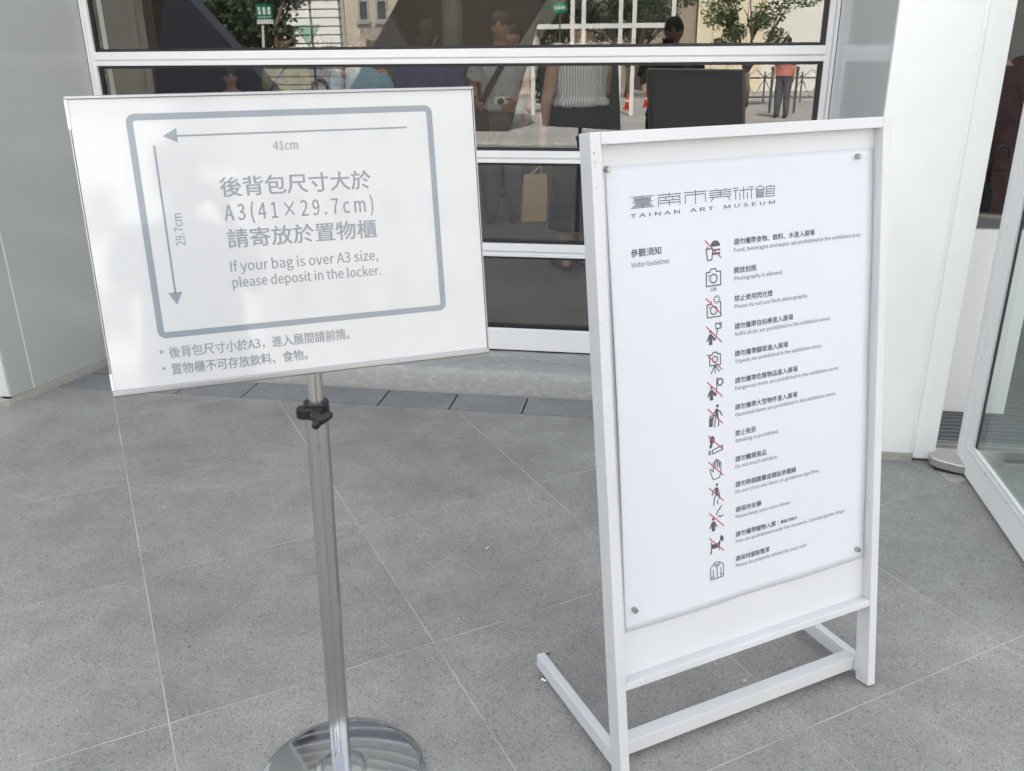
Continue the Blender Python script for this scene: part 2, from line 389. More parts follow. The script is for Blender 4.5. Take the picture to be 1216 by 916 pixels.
def cap_height(body):
    k_ = all(ord(c) < 256 for c in body)
    if k_ not in CAPH: CAPH[k_] = max(v.y for v in text_geo('H' if k_ else 'H揹')[0] if v.x < 0.6)
    return CAPH[k_]
def put_text(mb, body, x0, x1, ytop, ybase, surf, weight=0.0, mode='cap', vert=False, mi=0):
    if weight:       # heavier strokes: the same outline again, a hair to the right and down
        e = abs(ytop-ybase)*(0.032 if mode == 'box' else 0.03)*(-1 if vert else 1)
        put_text(mb, body, x0+e, x1+e, ytop, ybase, lambda x, y: surf(x, y)+(Vector((0, 0, 1.5))-surf(x, y))*0.00005, 0.0, mode, vert, mi)
        put_text(mb, body, x0, x1, ytop+e*.6, ybase+e*.6, lambda x, y: surf(x, y)+(Vector((0, 0, 1.5))-surf(x, y))*0.0001, 0.0, mode, vert, mi)
        weight = 0.0
    """fits a line between x0 and x1; ytop..ybase is the cap height (or the whole ink box). surf(x, y) -> world point"""
    vs, fs = text_geo(body, 0.0)
    xa = min(v.x for v in vs); xb = max(v.x for v in vs)
    if mode == 'cap': ya, yb = 0.0, cap_height(body)
    else: ya = min(v.y for v in vs); yb = max(v.y for v in vs)
    out = []
    for v in vs:
        u = (v.x-xa)/(xb-xa); t = (v.y-ya)/(yb-ya)
        if not vert: out.append(surf(x0+(x1-x0)*u, ybase+(ytop-ybase)*t))
        else: out.append(surf(ybase+(ytop-ybase)*t, x0+(x1-x0)*u))
    mb.add(out, fs, mi)

# ================================================================== GROUND
g = MB().box((-70, -70, -0.6), (70, 3.2, -0.012)); o = g.build('plaza_ground', M['asph']); o['kind'] = 'structure'
g = MB().box((-5.5, -7.0, -0.20), (4.6, 3.4555, -0.0006)); 
pav = struct('entrance_pavement')
o = g.build('grout_bed', M['grout'], pav)
ty = R(-35.7); A = Vector((math.sin(ty), math.cos(ty))); B = Vector((math.cos(ty), -math.sin(ty)))
def clip(poly, nx, ny, c):   # keep nx*x+ny*y <= c
    out = []
    for i in range(len(poly)):
        p, q = poly[i], poly[(i+1) % len(poly)]
        dp = nx*p[0]+ny*p[1]-c; dq = nx*q[0]+ny*q[1]-c
        if dp <= 0: out.append(p)
        if dp*dq < 0:
            t = dp/(dp-dq); out.append((p[0]+(q[0]-p[0])*t, p[1]+(q[1]-p[1])*t))
    return out
random.seed(4)
PB, PA = 0.6765, 0.693
for i in range(-13, 12):
    for j in range(-13, 11):
        b0 = -0.022+i*PB; b1 = b0+PB; a0 = 1.157+j*PA; a1 = a0+PA
        gp = 0.0017
        poly = [tuple(B*bb+A*aa) for bb, aa in ((b0+gp, a0+gp), (b1-gp, a0+gp), (b1-gp, a1-gp), (b0+gp, a1-gp))]
        for cl in ((0, 1, 3.452), (0, -1, 6.5), (1, 0, 4.3), (-1, 0, 5.2)): poly = clip(poly, *cl) if len(poly) > 2 else []
        if len(poly) < 3: continue
        cx = sum(p[0] for p in poly)/len(poly); cy = sum(p[1] for p in poly)/len(poly)
        ar = abs(sum(poly[k][0]*poly[(k+1) % len(poly)][1]-poly[(k+1) % len(poly)][0]*poly[k][1] for k in range(len(poly))))/2
        if ar < 0.0003: continue
        if cy > 3.24 and cx > 0.73: pass
        mb = MB().prism(poly, -0.03, random.uniform(-0.0003, 0.0003))
        ob = mb.build('paving_slab', M['slab'], None, rootloc=(cx, cy, 0)); ob.parent = pav

# drain strip in front of the plinth
drain = struct('drain_strip')
MB().box((-2.84, 3.452, -0.1), (0.70, 3.70, -0.010)).build('drain_channel', M['gap'], drain)
MB().box((-2.84, 3.684, -0.1), (-2.42, 4.05, 0.001)).build('corner_slab', M['drain'], drain, bevel=0.002)
k = 0
x = -1.217 - 0.3285*5
xs = [-2.845]+[x+0.3285*i for i in range(12)]
xs = [q for q in xs if q < 0.71]+[0.705]
for i in range(len(xs)-1):
    if xs[i+1]-xs[i] < 0.03: continue
    MB().box((xs[i]+0.004, 3.478, -0.02), (xs[i+1]-0.004, 3.662, 0.0005+0.001*((i*7) % 3))).build('drain_cover', M['drain'], drain, bevel=0.0015)
MB().box((-2.845, 3.456, -0.02), (0.705, 3.470, 0.0015)).build('edge_trim', M['slab'], drain)

# ================================================================== MUSEUM BUILDING
mus = thing('museum_building', 'museum entrance facade with white framed windows, grey side panels and white column', 'building', (0, 4, 0))
YF = 4.0
# concrete plinth with softened, uneven front edge
mb = MB(); nx = 90; prof = [(3.672, -0.02), (3.670, 0.045), (3.674, 0.088), (3.684, 0.108), (3.705, 0.116), (3.82, 0.112), (4.06, 0.100)]
random.seed(9)
for i in range(nx+1):
    x = -2.50+3.23*i/nx
    for (y, z) in prof:
        q = 0.0015*math.sin(x*23+z*40)+0.001*math.sin(x*61+1)+random.uniform(-.0006, .0006)
        mb.v.append(Vector((x, y+(q if z > 0 else 0), z+(0.5*q if z > 0.05 else 0))))
np_ = len(prof)
for i in range(nx):
    for j in range(np_-1): mb.f.append((i*np_+j, (i+1)*np_+j, (i+1)*np_+j+1, i*np_+j+1)); mb.mi.append(0)
mb.build('plinth', M['conc'], mus, smooth=True)
# transoms (z bottom, z top, groove z)
rowsz = [(0.112, 0.214), (0.576, 0.638), (1.0075, 1.061), (1.432, 1.4935)]
zt = 1.4935
while zt < 2.6:
    rowsz.append((zt+0.371, zt+0.371+0.0575)); zt += 0.4285
XL, XR = -2.71, 0.668
for i, (z0, z1) in enumerate(rowsz):
    mb = MB()
    if i == 0:
        mb.box((XL+0.002, 3.998, z0), (XR-0.002, 4.10, z1)); zc = None
        mb.box((XL+0.04, 4.004, z1), (XR-0.04, 4.10, z1+0.006))
    else:
        h = z1-z0; zg = z0+h*0.385
        mb.box((XL+0.036, 3.994, zg+0.0025), (XR-0.036, 4.10, z1))
        mb.box((XL+0.036, 4.002, zg-0.0025), (XR-0.036, 4.09, zg+0.0025))
        mb.box((XL+0.036, 3.997, z0), (XR-0.036, 4.10, zg-0.0025))
    mb.build('transom', M['alu'], mus, bevel=0.0022)
MB().box((XL+0.01, 4.012, 0.090), (XR-0.01, 4.09, 0.1119)).build('sill_black_strip', M['gask'], mus)  # thin black strip between bottom rail and plinth
for (xa, xb, sgn) in ((XL, XL+0.040, 1), (XR-0.042, XR, -1)):
    mb = MB()
    if sgn > 0:
        mb.box((xa, 4.0, 0.09), (xa+0.014, 4.12, 4.6)); mb.box((xa+0.014, 4.004, 0.09), (xa+0.018, 4.11, 4.6)); mb.box((xa+0.018, 3.996, 0.2145), (xb, 4.12, 4.6))
    else:
        mb.box((xb-0.014, 4.0, 0.09), (xb, 4.12, 4.6)); mb.box((xb-0.019, 4.004, 0.09), (xb-0.014, 4.11, 4.6)); mb.box((xa, 3.996, 0.2145), (xb-0.019, 4.12, 4.6))
    mb.build('mullion', M['alu'], mus, bevel=0.0015)
# windows between the transoms
for i in range(len(rowsz)-1):
    z0 = rowsz[i][1]+(0.006 if i == 0 else 0); z1 = rowsz[i+1][0]
    x0, x1 = XL+0.040, XR-0.042
    t = 0.0125
    gk = MB()
    gk.box((x0, 4.012, z0), (x1, 4.06, z0+t)); gk.box((x0, 4.012, z1-t), (x1, 4.06, z1))
    gk.box((x0, 4.012, z0+t), (x0+t*1.1, 4.06, z1-t)); gk.box((x1-t*1.3, 4.012, z0+t), (x1, 4.06, z1-t))
    win = gk.build('window', M['gask'], mus)
    # the pane leans out by half a degree, as built
    lean = 0.0085
    zm = (z0+z1)/2
    def tf(p, zm=zm): return Vector((p.x, p.y+(zm-p.z)*0.0, p.z))
    pn = MB().box((x0+0.006, 4.022, z0+0.006), (x1-0.006, 4.030, z1-0.006))
    p_ = pn.build('glass_pane', M['glass'], win, rootloc=(0, 4, 0))
    p_.location = (0, 0, 0)
MB().box((XL, 3.99, rowsz[-1][1]), (XR, 4.12, 4.62)).build('facade_panel', M['mass'], mus)
# side panels of the recessed bay
def wall_strip(mb, p, q, z0, z1, th, mi=0):
    p = Vector(p); q = Vector(q); d = (q-p).normalized(); n = Vector((-d.y, d.x))
    poly = [tuple(p), tuple(q), tuple(q+n*th), tuple(p+n*th)]
    mb.prism(poly, z0, z1, mi)
pl0 = Vector((-2.868, 3.242)); pl1 = Vector((-2.712, 4.0)); dl = (pl1-pl0).normalized()
sm = pl0+dl*0.118
for (a, b) in ((pl0, sm), (sm+dl*0.010, pl1)):
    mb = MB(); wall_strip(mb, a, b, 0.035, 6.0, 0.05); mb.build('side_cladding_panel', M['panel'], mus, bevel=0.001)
mb = MB(); wall_strip(mb, sm, sm+dl*0.010, 0.035, 6.0, 0.052); 
for v in mb.v: v.x -= 0.002
mb.build('joint_strip', M['pierwhite'], mus)
mb = MB(); wall_strip(mb, pl0-dl*0.03+Vector((0.012, 0)), pl1+Vector((0.012, 0)), -0.01, 0.034, 0.06); mb.build('mortar_kerb', M['curb'], mus, bevel=0.003)
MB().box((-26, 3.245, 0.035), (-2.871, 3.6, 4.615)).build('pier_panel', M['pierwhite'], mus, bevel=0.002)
MB().box((-5.2, 3.225, -0.01), (-2.86, 3.6, 0.034)).build('mortar_kerb', M['curb'], mus, bevel=0.003)
# right return and white column
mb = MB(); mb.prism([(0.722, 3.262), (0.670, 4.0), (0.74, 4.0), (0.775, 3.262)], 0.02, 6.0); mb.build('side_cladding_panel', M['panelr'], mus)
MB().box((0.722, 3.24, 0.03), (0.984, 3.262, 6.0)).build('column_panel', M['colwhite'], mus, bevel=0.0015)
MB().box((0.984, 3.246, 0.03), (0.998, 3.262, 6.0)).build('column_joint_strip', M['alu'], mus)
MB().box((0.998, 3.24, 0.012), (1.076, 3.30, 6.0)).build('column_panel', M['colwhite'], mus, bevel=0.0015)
MB().box((0.74, 3.262, 0.0), (1.070, 3.58, 6.0)).build('column_core', M['mass'], mus)
MB().box((0.722, 3.232, -0.01), (0.996, 3.262, 0.029)).build('mortar_kerb', M['curb'], mus, bevel=0.003)
# building mass above and around
MB().box((-26, 3.245, 4.62), (26, 3.95, 12.0)).build('upper_storey', M['mass'], mus)
MB().box((-26, 3.951, 4.62), (-7.0, 16.0, 12.0)).build('upper_storey', M['mass'], mus)
MB().box((2.7, 3.951, 4.62), (26, 16.0, 12.0)).build('upper_storey', M['mass'], mus)
MB().box((-6.999, 9.6, 4.62), (2.699, 16.0, 12.0)).build('upper_storey', M['mass'], mus)  # unseen rear block, shaped to keep direct sun out of the lobby
MB().box((-6.999, 3.951, 4.70), (2.699, 9.599, 4.72)).build('added_lobby_skylight', M['addroofglass'], mus)  # unseen roof opening, added to brighten the people in the lobby
MB().box((-26, 3.61, 0.0), (-8.2, 16.0, 4.62)).build('ground_storey_wall', M['mass'], mus)
MB().box((2.6, 3.3, 0.0), (26, 16.0, 4.62)).build('ground_storey_wall', M['mass'], mus)
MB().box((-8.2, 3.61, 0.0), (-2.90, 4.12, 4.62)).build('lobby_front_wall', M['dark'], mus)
MB().box((1.08, 3.27, 2.55), (2.6, 3.6, 4.62)).build('door_lintel', M['colwhite'], mus)

# lobby shell
MB().box((-8.2, 3.95, -0.30), (0.72, 14.0, -0.002)).build('lobby_floor', M['lobby'], mus)
MB().box((0.72, 4.62, -0.30), (2.6, 14.0, -0.002)).build('lobby_floor', M['lobby'], mus)
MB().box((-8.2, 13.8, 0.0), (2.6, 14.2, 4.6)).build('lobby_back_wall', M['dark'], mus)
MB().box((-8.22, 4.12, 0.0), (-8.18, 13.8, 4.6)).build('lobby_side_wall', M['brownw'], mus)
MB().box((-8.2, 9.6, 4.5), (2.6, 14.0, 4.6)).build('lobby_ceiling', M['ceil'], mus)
mb = MB().tube([(-2.35, 10.0, 0), (-2.35, 10.0, 4.5)], 0.115, 20); mb.build('lobby_column', M['strut'], mus, smooth=True)
mb = MB().prism([(-1.62, 1.35), (-1.46, 1.35), (0.9, 4.5), (0.55, 4.5)], 9.3, 9.5, tf=lambda p: Vector((p.x, p.z, p.y)))
mb.build('slanted_column', M['strut'], mus)
mb = MB().prism([(-5.1, 0), (-2.6, 0), (-4.6, 3.4), (-5.1, 3.4)], 12.2, 12.4, tf=lambda p: Vector((p.x, p.z, p.y))); mb.build('stair_flank', M['wedge'], mus)

# ------------------------------------------------------------------ doorway on the right
MB().box((1.078, 3.262, -0.2), (2.6, 3.365, 0.004)).build('threshold', M['satin'], mus)
mat_ = MB().box((1.078, 3.37, -0.2), (2.6, 4.62, -0.012)); matt = mat_.build('entrance_mat', M['carpet'], mus)
mb = MB(); y = 3.39
while y < 4.6: mb.box((1.08, y, -0.012), (2.6, y+0.009, 0.002)); y += 0.040
ob = mb.build('mat_slats', M['slat'], matt, rootloc=(0, 4, 0)); ob.location = (0, 0, 0); ob['kind'] = 'stuff'
# low cabinet with slatted grille on top
cab = thing('low_cabinet', 'low pale cabinet with dark slatted top behind the entrance mat', 'cabinet', (1.3, 3.9, 0))
MB().box((1.078, 3.772, 0.0), (1.500, 3.80, 0.795)).build('front_panel', M['lowpanel'], cab, bevel=0.002)
MB().box((1.078, 3.80, 0.0), (1.496, 4.24, 0.74)).build('carcass', M['lowpanel'], cab)
for i in range(9):
    y = 3.815+i*0.036
    MB().box((1.10, y, 0.745), (1.49, y+0.014, 0.785)).build('grille_slat', M['slat'], cab)
mb = MB(); mb.prism([(1.10, 4.20), (1.10, 4.24), (1.498, 4.12), (1.498, 4.07)], 0.74, 0.80); mb.build('metal_rim', M['satin'], cab)
MB().box((1.10, 3.80, 0.7405), (1.49, 4.18, 0.744)).build('grille_tray', M['gask'], cab)
# open glazed door leaf, perpendicular to the facade
door = thing('glazed_door', 'white framed glass door standing open at the right edge', 'door', (1.17, 3.24, 0))
MB().box((1.150, 3.165, 0.012), (1.192, 3.240, 2.4)).build('stile', M['doorw'], door, bevel=0.003)
MB().box((1.150, 2.245, 0.012), (1.192, 2.32, 2.4)).build('stile', M['doorw'], door, bevel=0.003)
MB().box((1.1505, 2.32, 0.012), (1.1915, 3.165, 0.105)).build('bottom_rail', M['doorw'], door, bevel=0.003)
MB().box((1.1505, 2.32, 2.30), (1.1915, 3.165, 2.4)).build('top_rail', M['doorw'], door, bevel=0.003)
mb = MB(); prof = [(0.0, 1.146), (0.012, 1.146), (0.016, 1.149), (0.055, 1.151), (0.062, 1.158)]
def bead(name, p, q, inward, a0, a1):
    pass
for (a, b) in (((3.165, 0.105), (3.093, 0.138)),):
    # vertical bead by the hinge, bottom bead, far and top beads: each a stepped strip
    for nm, lo, hi in (('glazing_bead', (1.147, 3.150, 0.120), (1.156, 3.165, 2.30)), ('glazing_bead', (1.150, 3.093, 0.138), (1.160, 3.150, 2.28)),
                       ('glazing_bead', (1.147, 2.335, 0.1052), (1.156, 3.165, 0.120)), ('glazing_bead', (1.150, 2.38, 0.120), (1.160, 3.150, 0.1375)),
                       ('glazing_bead', (1.147, 2.3202, 0.1052), (1.156, 2.335, 2.30)), ('glazing_bead', (1.147, 2.335, 2.285), (1.156, 3.150, 2.2998))):
        MB().box(lo, hi).build(nm, M['doorbead'], door, bevel=0.0015)
for y, z in ((3.158, 0.45), (3.158, 0.92), (3.157, 0.113), (2.72, 0.1125), (2.93, 0.1125)):
    mb = MB().tube([(1.148, y, z), (1.1455, y, z)], 0.0035, 8); mb.build('screw', M['satin'], door)
MB().box((1.161, 2.33, 0.115), (1.169, 3.12, 2.29)).build('glass_pane', M['doorglass'], door)
mb = MB().box((1.16, 3.07, 0.125), (1.1605, 3.094, 2.28)); mb.build('seal', M['gask'], door)
# floor pivot: satin steel shoe
pv = thing('door_pivot', 'satin steel floor pivot shoe at the foot of the open door', 'hinge', (1.10, 3.2, 0))
poly = [(1.046, 3.19), (1.050, 3.222), (1.068, 3.242), (1.10, 3.246), (1.138, 3.232), (1.162, 3.196), (1.166, 3.150), (1.155, 3.118), (1.115, 3.132), (1.07, 3.158)]
mb = MB().prism(poly, 0.012, 0.046); mb.build('cover', M['satin'], pv, bevel=0.005, seg=3)
mb = MB().prism([(1.06, 3.17), (1.07, 3.235), (1.13, 3.225), (1.15, 3.15), (1.11, 3.145)], -0.003, 0.0122); mb.build('base', M['gap'], pv)
mb = MB().prism([(1.08, 3.085), (1.072, 3.15), (1.15, 3.13), (1.15, 3.09), (1.11, 3.06)], -0.003, 0.0022); mb.build('mortar_patch', M['curb'], pv)

# ================================================================== RIGHT SIGN: visitor guidelines on a leaning white frame
GO = Vector((-0.114926, 1.640652, 1.332215))
GU = Vector((0.822046, 0.569421, 0.0)).normalized(); GV = Vector((0.083423, -0.119804, -0.989286)).normalized()
GN = GU.cross(GV).normalized()                      # points away from the viewer
def G(x, y, d=0.0): return GO+GU*x+GV*y+GN*d
def gtf(p): return G(p.x, p.y, p.z)
gs = thing('guidelines_sign', 'white floor sign frame with visitor guidelines poster and pictograms, leaning back', 'sign', (0.22, 1.68, 0))
W2 = 0.6945; TW = 0.0228; TD = 0.042; HB = 1.340
def gbox(nm, lo, hi, mt=None, bevel=0.0018): 
    return MB().box(lo, hi, tf=gtf).build(nm, mt or M['post'], gs, bevel=bevel)
def fixbox(lo, hi, tf): return MB().box(lo, hi, tf=tf)
gbox('post', (-TW, -TW, 0), (0, HB, TD)); gbox('post', (W2, -TW, 0), (W2+TW, HB, TD))
gbox('top_rail', (0.0004, -TW+0.0002, 0.0004), (W2-0.0004, 0, TD-0.0004))
gbox('bottom_rail', (0.0004, 1.1035, 0.0006), (W2-0.0004, 1.1205, TD-0.0006))
gbox('backing_board', (0.0003, 0.0003, 0.026), (W2-0.0003, 1.1032, 0.030), M['backboard'], 0)
# feet: horizontal bars running back from the post bottoms, and the cross bar between them
back = Vector((-GU.y, GU.x, 0))
def foot(x):
    p = G(x, HB, TD*0.5); p.z = 0
    return p
for x in (-TW, W2):
    p = G(x, HB-0.02, 0.006); p.z = 0
    def ftf(q, p=p): return p+GU*q.x+back*q.y+Vector((0, 0, q.z))
    MB().box((0.0004, 0.028, 0.020), (TW-0.0004, 0.402, 0.058), tf=ftf).build('foot_bar', M['post'], gs, bevel=0.0018)
    for yy in (0.03, 0.37):
        c = ftf(Vector((TW/2, yy, 0)))
        mb = MB().lathe([(0.003, 0.0005), (0.012, 0.0005), (0.014, 0.004), (0.011, 0.008), (0.004, 0.010), (0.004, 0.021)], c.x, c.y, 18)
        smooth_angle(mb.build('levelling_foot', M['chrome'], gs))
p = G(0, HB-0.02, 0.006); p.z = 0
def ctf(q, p=p): return p+GU*q.x+back*q.y+Vector((0, 0, q.z))
MB().box((0.0004, 0.045, 0.0205), (W2-0.0004, 0.078, 0.0575), tf=ctf).build('cross_bar', M['post'], gs, bevel=0.0018)
# paint chips on the edges
random.seed(3); chips = MB()
def chip(x, y, d, s, face='front'):
    n = 6; pts = []
    for k in range(n):
        a = 2*PI*k/n; r = s*random.uniform(.5, 1.2)
        if face == 'front': pts.append(G(x+r*math.cos(a)*.7, y+r*math.sin(a), -0.0004))
        elif face == 'top': pts.append(G(x+r*math.cos(a), -TW-0.0004, d+r*math.sin(a)))
        else: pts.append(G(-TW-0.0004, y+r*math.sin(a), d+r*math.cos(a)))
    if face != 'front': pts = pts[::-1]
    chips.add(pts, [tuple(range(n))])
for x, y, s in ((-.0195, -.008, .0013), (-.0135, .003, .0014), (-.0165, .014, .0022), (-.0150, .030, .0018), (-.0160, .038, .001), (-.0140, .075, .0012), (-.018, .33, .0015), (-.017, .345, .0009), (-.019, .52, .001), (W2+.012, -.004, .0015), (W2+.004, -.012, .0012), (W2+.002, .37, .001), (.05, 1.112, .0014), (.17, 1.106, .001)): chip(x, y, 0, s)
for x in (0.01, 0.045, 0.085, 0.145, 0.20, 0.33, 0.56, 0.655, 0.675, 0.69, 0.70): chip(x, 0, random.uniform(.001, .006), random.uniform(.0012, .0026), 'top')
ob = chips.build('paint_chips', M['chip'], gs); ob['kind'] = 'stuff'
# the poster, pinned at four corners, not quite flat
# the sheet hangs on the board, 25 mm behind the frame's front: layout coordinates run a little larger there
def lay(x, y): return x*1.01791+0.01504, y*1.01791-0.00072
(PX0, PY0), (PX1, PY1) = lay(0.0045, 0.0395), lay(0.6665, 0.9835)
PX1 = min(PX1, 0.6942)
def curl(x, y):
    u = (x-PX0)/(PX1-PX0); v = (y-PY0)/(PY1-PY0)
    c = 0.0008
    c += 0.0065*math.exp(-(u/0.09)**2)*max(0, math.sin(PI*min(1, max(0, v*1.04))))**1.4
    c += 0.0022*math.exp(-((1-u)/0.10)**2)*abs(math.sin(2.2*PI*v))
    c += 0.0035*max(0, (v-0.90)/0.10)**1.5*(0.5-0.5*math.cos(4*PI*u))
    c += 0.0012*math.sin(PI*v)*math.sin(PI*u)
    return c
def S(x, y, lift=0.0):
    return G(x, y, 0.026-0.0006-curl(x, y)-lift)
mb = MB(); nu, nv = 40, 56
for j in range(nv+1):
    for i in range(nu+1):
        u = i/nu; x = PX0+(PX1-PX0)*(u**1.3 if u < .5 else u**1.3)
        yy = PY0+(PY1-PY0)*j/nv
        xl = 0.0025*math.sin(PI*j/nv)*(1-u)
        mb.v.append(S(x-xl*0, yy))
for j in range(nv):
    for i in range(nu):
        a = j*(nu+1)+i; mb.f.append((a, a+nu+1, a+nu+2, a+1)); mb.mi.append(0)
poster = mb.build('poster', M['paper'], gs, smooth=True)
so = poster.modifiers.new('thickness', 'SOLIDIFY'); so.thickness = 0.0003; so.offset = 0
def ink(x, y):
    x, y = lay(x, y); return S(x, y, 0.0006)
def bolt(x, y):
    x = x*1.0105+0.00885; y = y*1.0105-0.0004
    c = G(x, y, 0.0255); n = -GN
    mb = MB().tube([c, c+n*0.011, c+n*0.013], [0.0058, 0.0058, 0.0048], 20); smooth_angle(mb.build('pin_bolt', M['bolt'], gs))
for x, y in ((0.0135, 0.0440), (0.6285, 0.0560), (0.6530, 0.9620), (0.0325, 0.9420)): bolt(x, y)

def sub(name, mb, mats, parent, root):
    """a sub-part whose parent part sits at the thing's own origin"""
    o = mb.build(name, mats, None, rootloc=root.location); o.parent = parent; o.location = (0, 0, 0); return o
# strokes in the poster plane
def stroke(mb, pts, wd, mi=0, closed=False, fn=None):
    fn = fn or ink
    P = [Vector((p[0], p[1])) for p in pts]
    if closed: P = P+[P[0]]
    for k in range(len(P)-1):
        a, b = P[k], P[k+1]; d = b-a
        if d.length < 1e-7: continue
        d.normalize(); n = Vector((-d.y, d.x))*wd/2; e = d*wd*0.35
        q = [a-e+n, a-e-n, b+e-n, b+e+n]
        mb.add([fn(v.x, v.y) for v in q], [(0, 3, 2, 1)], mi)
def fill(mb, pts, mi=0, fn=None):
    fn = fn or ink; mb.add([fn(*p) for p in pts], [tuple(range(len(pts)))], mi)
def disc(mb, cx, cy, r, mi=0, ry=None, fn=None, n=18):
    fill(mb, [(cx+r*math.cos(2*PI*k/n), cy+(ry or r)*math.sin(2*PI*k/n)) for k in range(n)], mi, fn)
def ringpts(cx, cy, r, ry=None, n=20): return [(cx+r*math.cos(2*PI*k/n), cy+(ry or r)*math.sin(2*PI*k/n)) for k in range(n)]

# logo: stroke lettering
lg = MB(); LW = 0.0017
def lglyph(x0, x1, segs, y0=0.0955, y1=0.1190, wd=LW):
    for s in segs:
        stroke(lg, [(x0+(x1-x0)*p[0], y0+(y1-y0)*p[1]) for p in s], wd)
gx = [0.0555, 0.0985+0.0, 0.0]
lglyph(0.0560, 0.1090, [[(0, .10), (1, .10)], [(.5, 0), (.5, .2)], [(.10, .20), (.9, .20)], [(.16, .28), (.84, .28), (.84, .42), (.16, .42), (.16, .28)], [(.16, .35), (.84, .35)], [(.08, .50), (.92, .50), (.92, .58)], [(.08, .50), (.08, .60)], [(.18, .58), (.82, .58)], [(.15, .66), (.85, .66), (.85, .74)], [(.22, .74), (.80, .74)], [(.1, .82), (.9, .82)], [(.5, .74), (.5, 1)], [(.08, .90), (.92, .90)], [(0, .99), (1, .99)]], wd=0.0011)
lglyph(0.1165, 0.1695, [[(0, .14), (1, .14)], [(.5, 0), (.5, .28)], [(.04, 1.02), (.04, .34), (.96, .34), (.96, 1.02)], [(.34, .40), (.34, .58)], [(.66, .40), (.66, .58)], [(.10, .60), (.90, .60)], [(.10, .80), (.90, .80)], [(.5, .60), (.5, 1.05)]])
lglyph(0.1775, 0.2300, [[(0, .14), (1, .14)], [(.5, 0), (.5, .34)], [(.05, 1.02), (.05, .34), (.95, .34), (.95, 1.02)], [(.5, .34), (.5, 1.1)]])
lglyph(0.2370, 0.2890, [[(0, .18), (1, .18)], [(.30, .02), (.30, .18)], [(.72, .02), (.72, .18)], [(0, .36), (1, .36)], [(0, .54), (1, .54)], [(0, .72), (1, .72)], [(.5, .18), (.5, .72)], [(.18, .74), (.06, 1.05)], [(.84, .74), (.95, 1.05)]])
lglyph(0.2945, 0.3440, [[(0, .12), (.24, .12)], [(0, .32), (.24, .32)], [(.12, .32), (.12, 1.08)], [(.32, .34), (.74, .34)], [(.72, .34), (.74, .18)], [(.52, .08), (.52, 1.08)], [(.33, .55), (.33, 1.08)], [(.70, .55), (.70, 1.08)], [(.80, .14), (1.0, .14)], [(.80, .34), (1.0, .34)], [(.91, .34), (.91, 1.08)]])
lglyph(0.3495, 0.3985, [[(0, .36), (.24, .08), (.48, .36)], [(.06, .42), (.42, .42), (.42, .68), (.06, .68)], [(.06, .42), (.06, 1.05), (.46, 1.05)], [(.06, .55), (.42, .55)], [(.06, .80), (.46, .80)], [(.06, .92), (.42, .92)], [(.56, .22), (1, .22)], [(.78, .10), (.78, .22)], [(.56, .22), (.56, 1.05)], [(.56, .44), (.98, .44), (.98, .64), (.56, .64)], [(.56, .82), (.98, .82), (.98, 1.05), (.56, 1.05)], [(1, .22), (1, .34)]])
put_text(lg, 'T A I N A N    A R T    M U S E U M', 0.0545, 0.3988, 0.1293, 0.1362, ink, 0.004)
sub('museum_logo', lg, M['inklogo'], poster, gs)
hd = MB(); put_text(hd, '參觀須知', 0.0515, 0.1206, 0.1945, 0.2098, ink, 0.012, 'box')
put_text(hd, 'Visitor Guidelines', 0.0515, 0.1390, 0.2195, 0.2292, ink, 0.0)
sub('heading', hd, M['ink'], poster, gs)
ROWS = [('請勿攜帶食物、飲料、水進入展場', .5045, 'Food, beverages and water are prohibited in the exhibition area.', .6342),
 ('開放拍照', .3504, 'Photography is allowed.', .4196), ('禁止使用閃光燈', .3923, 'Please do not use flash photography.', .4883),
 ('請勿攜帶自拍棒進入展場', .4471, 'Selfie sticks are prohibited in the exhibition areas.', .5526), ('請勿攜帶腳架進入展場', .4336, 'Tripods are prohibited in the exhibition areas.', .5294),
 ('請勿攜帶危險物品進入展場', .4601, 'Dangerous items are prohibited in the exhibition areas', .5771), ('請勿攜帶大型物件進入展場', .4597, 'Oversized items are prohibited in the exhibition areas.', .5723),
 ('禁止吸菸', .3467, 'Smoking is prohibited.', .4085), ('請勿觸摸展品', .3744, 'Do not touch exhibits.', .4060), ('請勿跨越圍欄或標誌參觀線', .4577, 'Do not cross any fence or guidance sign/line.', .5261),
 ('請保持安靜', .3606, 'Please keep your voice down.', .4442), ('請勿攜帶寵物入館', .4004, 'Pets are prohibited inside the museum.', .4919), ('請保持服裝整潔', .3829, 'Please be properly attired for your visit.', .4926)]
for k, (zh, x1, en, x2) in enumerate(ROWS):
    x0 = 0.2948-0.0004*k; yb = 0.2095+0.05725*k
    rw = MB()
    put_text(rw, zh, x0, x1, yb-0.0128, yb, ink, 0.012, 'box')
    put_text(rw, en, x0, x2, yb+0.0063, yb+0.0143, ink, 0.0)
    if k == 11:
        stroke(rw, [(0.4075, yb-0.0120), (0.4075, yb-0.0005)], 0.0009)
        put_text(rw, '導盲犬除外', 0.4142, 0.4616, yb-0.0098, yb-0.0010, ink, 0.012, 'box')
        stroke(rw, [(0.4975, yb+0.0050), (0.4975, yb+0.0155)], 0.0009)
        put_text(rw, 'except guide dogs.', 0.5020, 0.6052, yb+0.0063, yb+0.0143, ink, 0.0)
    sub('guideline_text', rw, M['ink'], poster, gs)
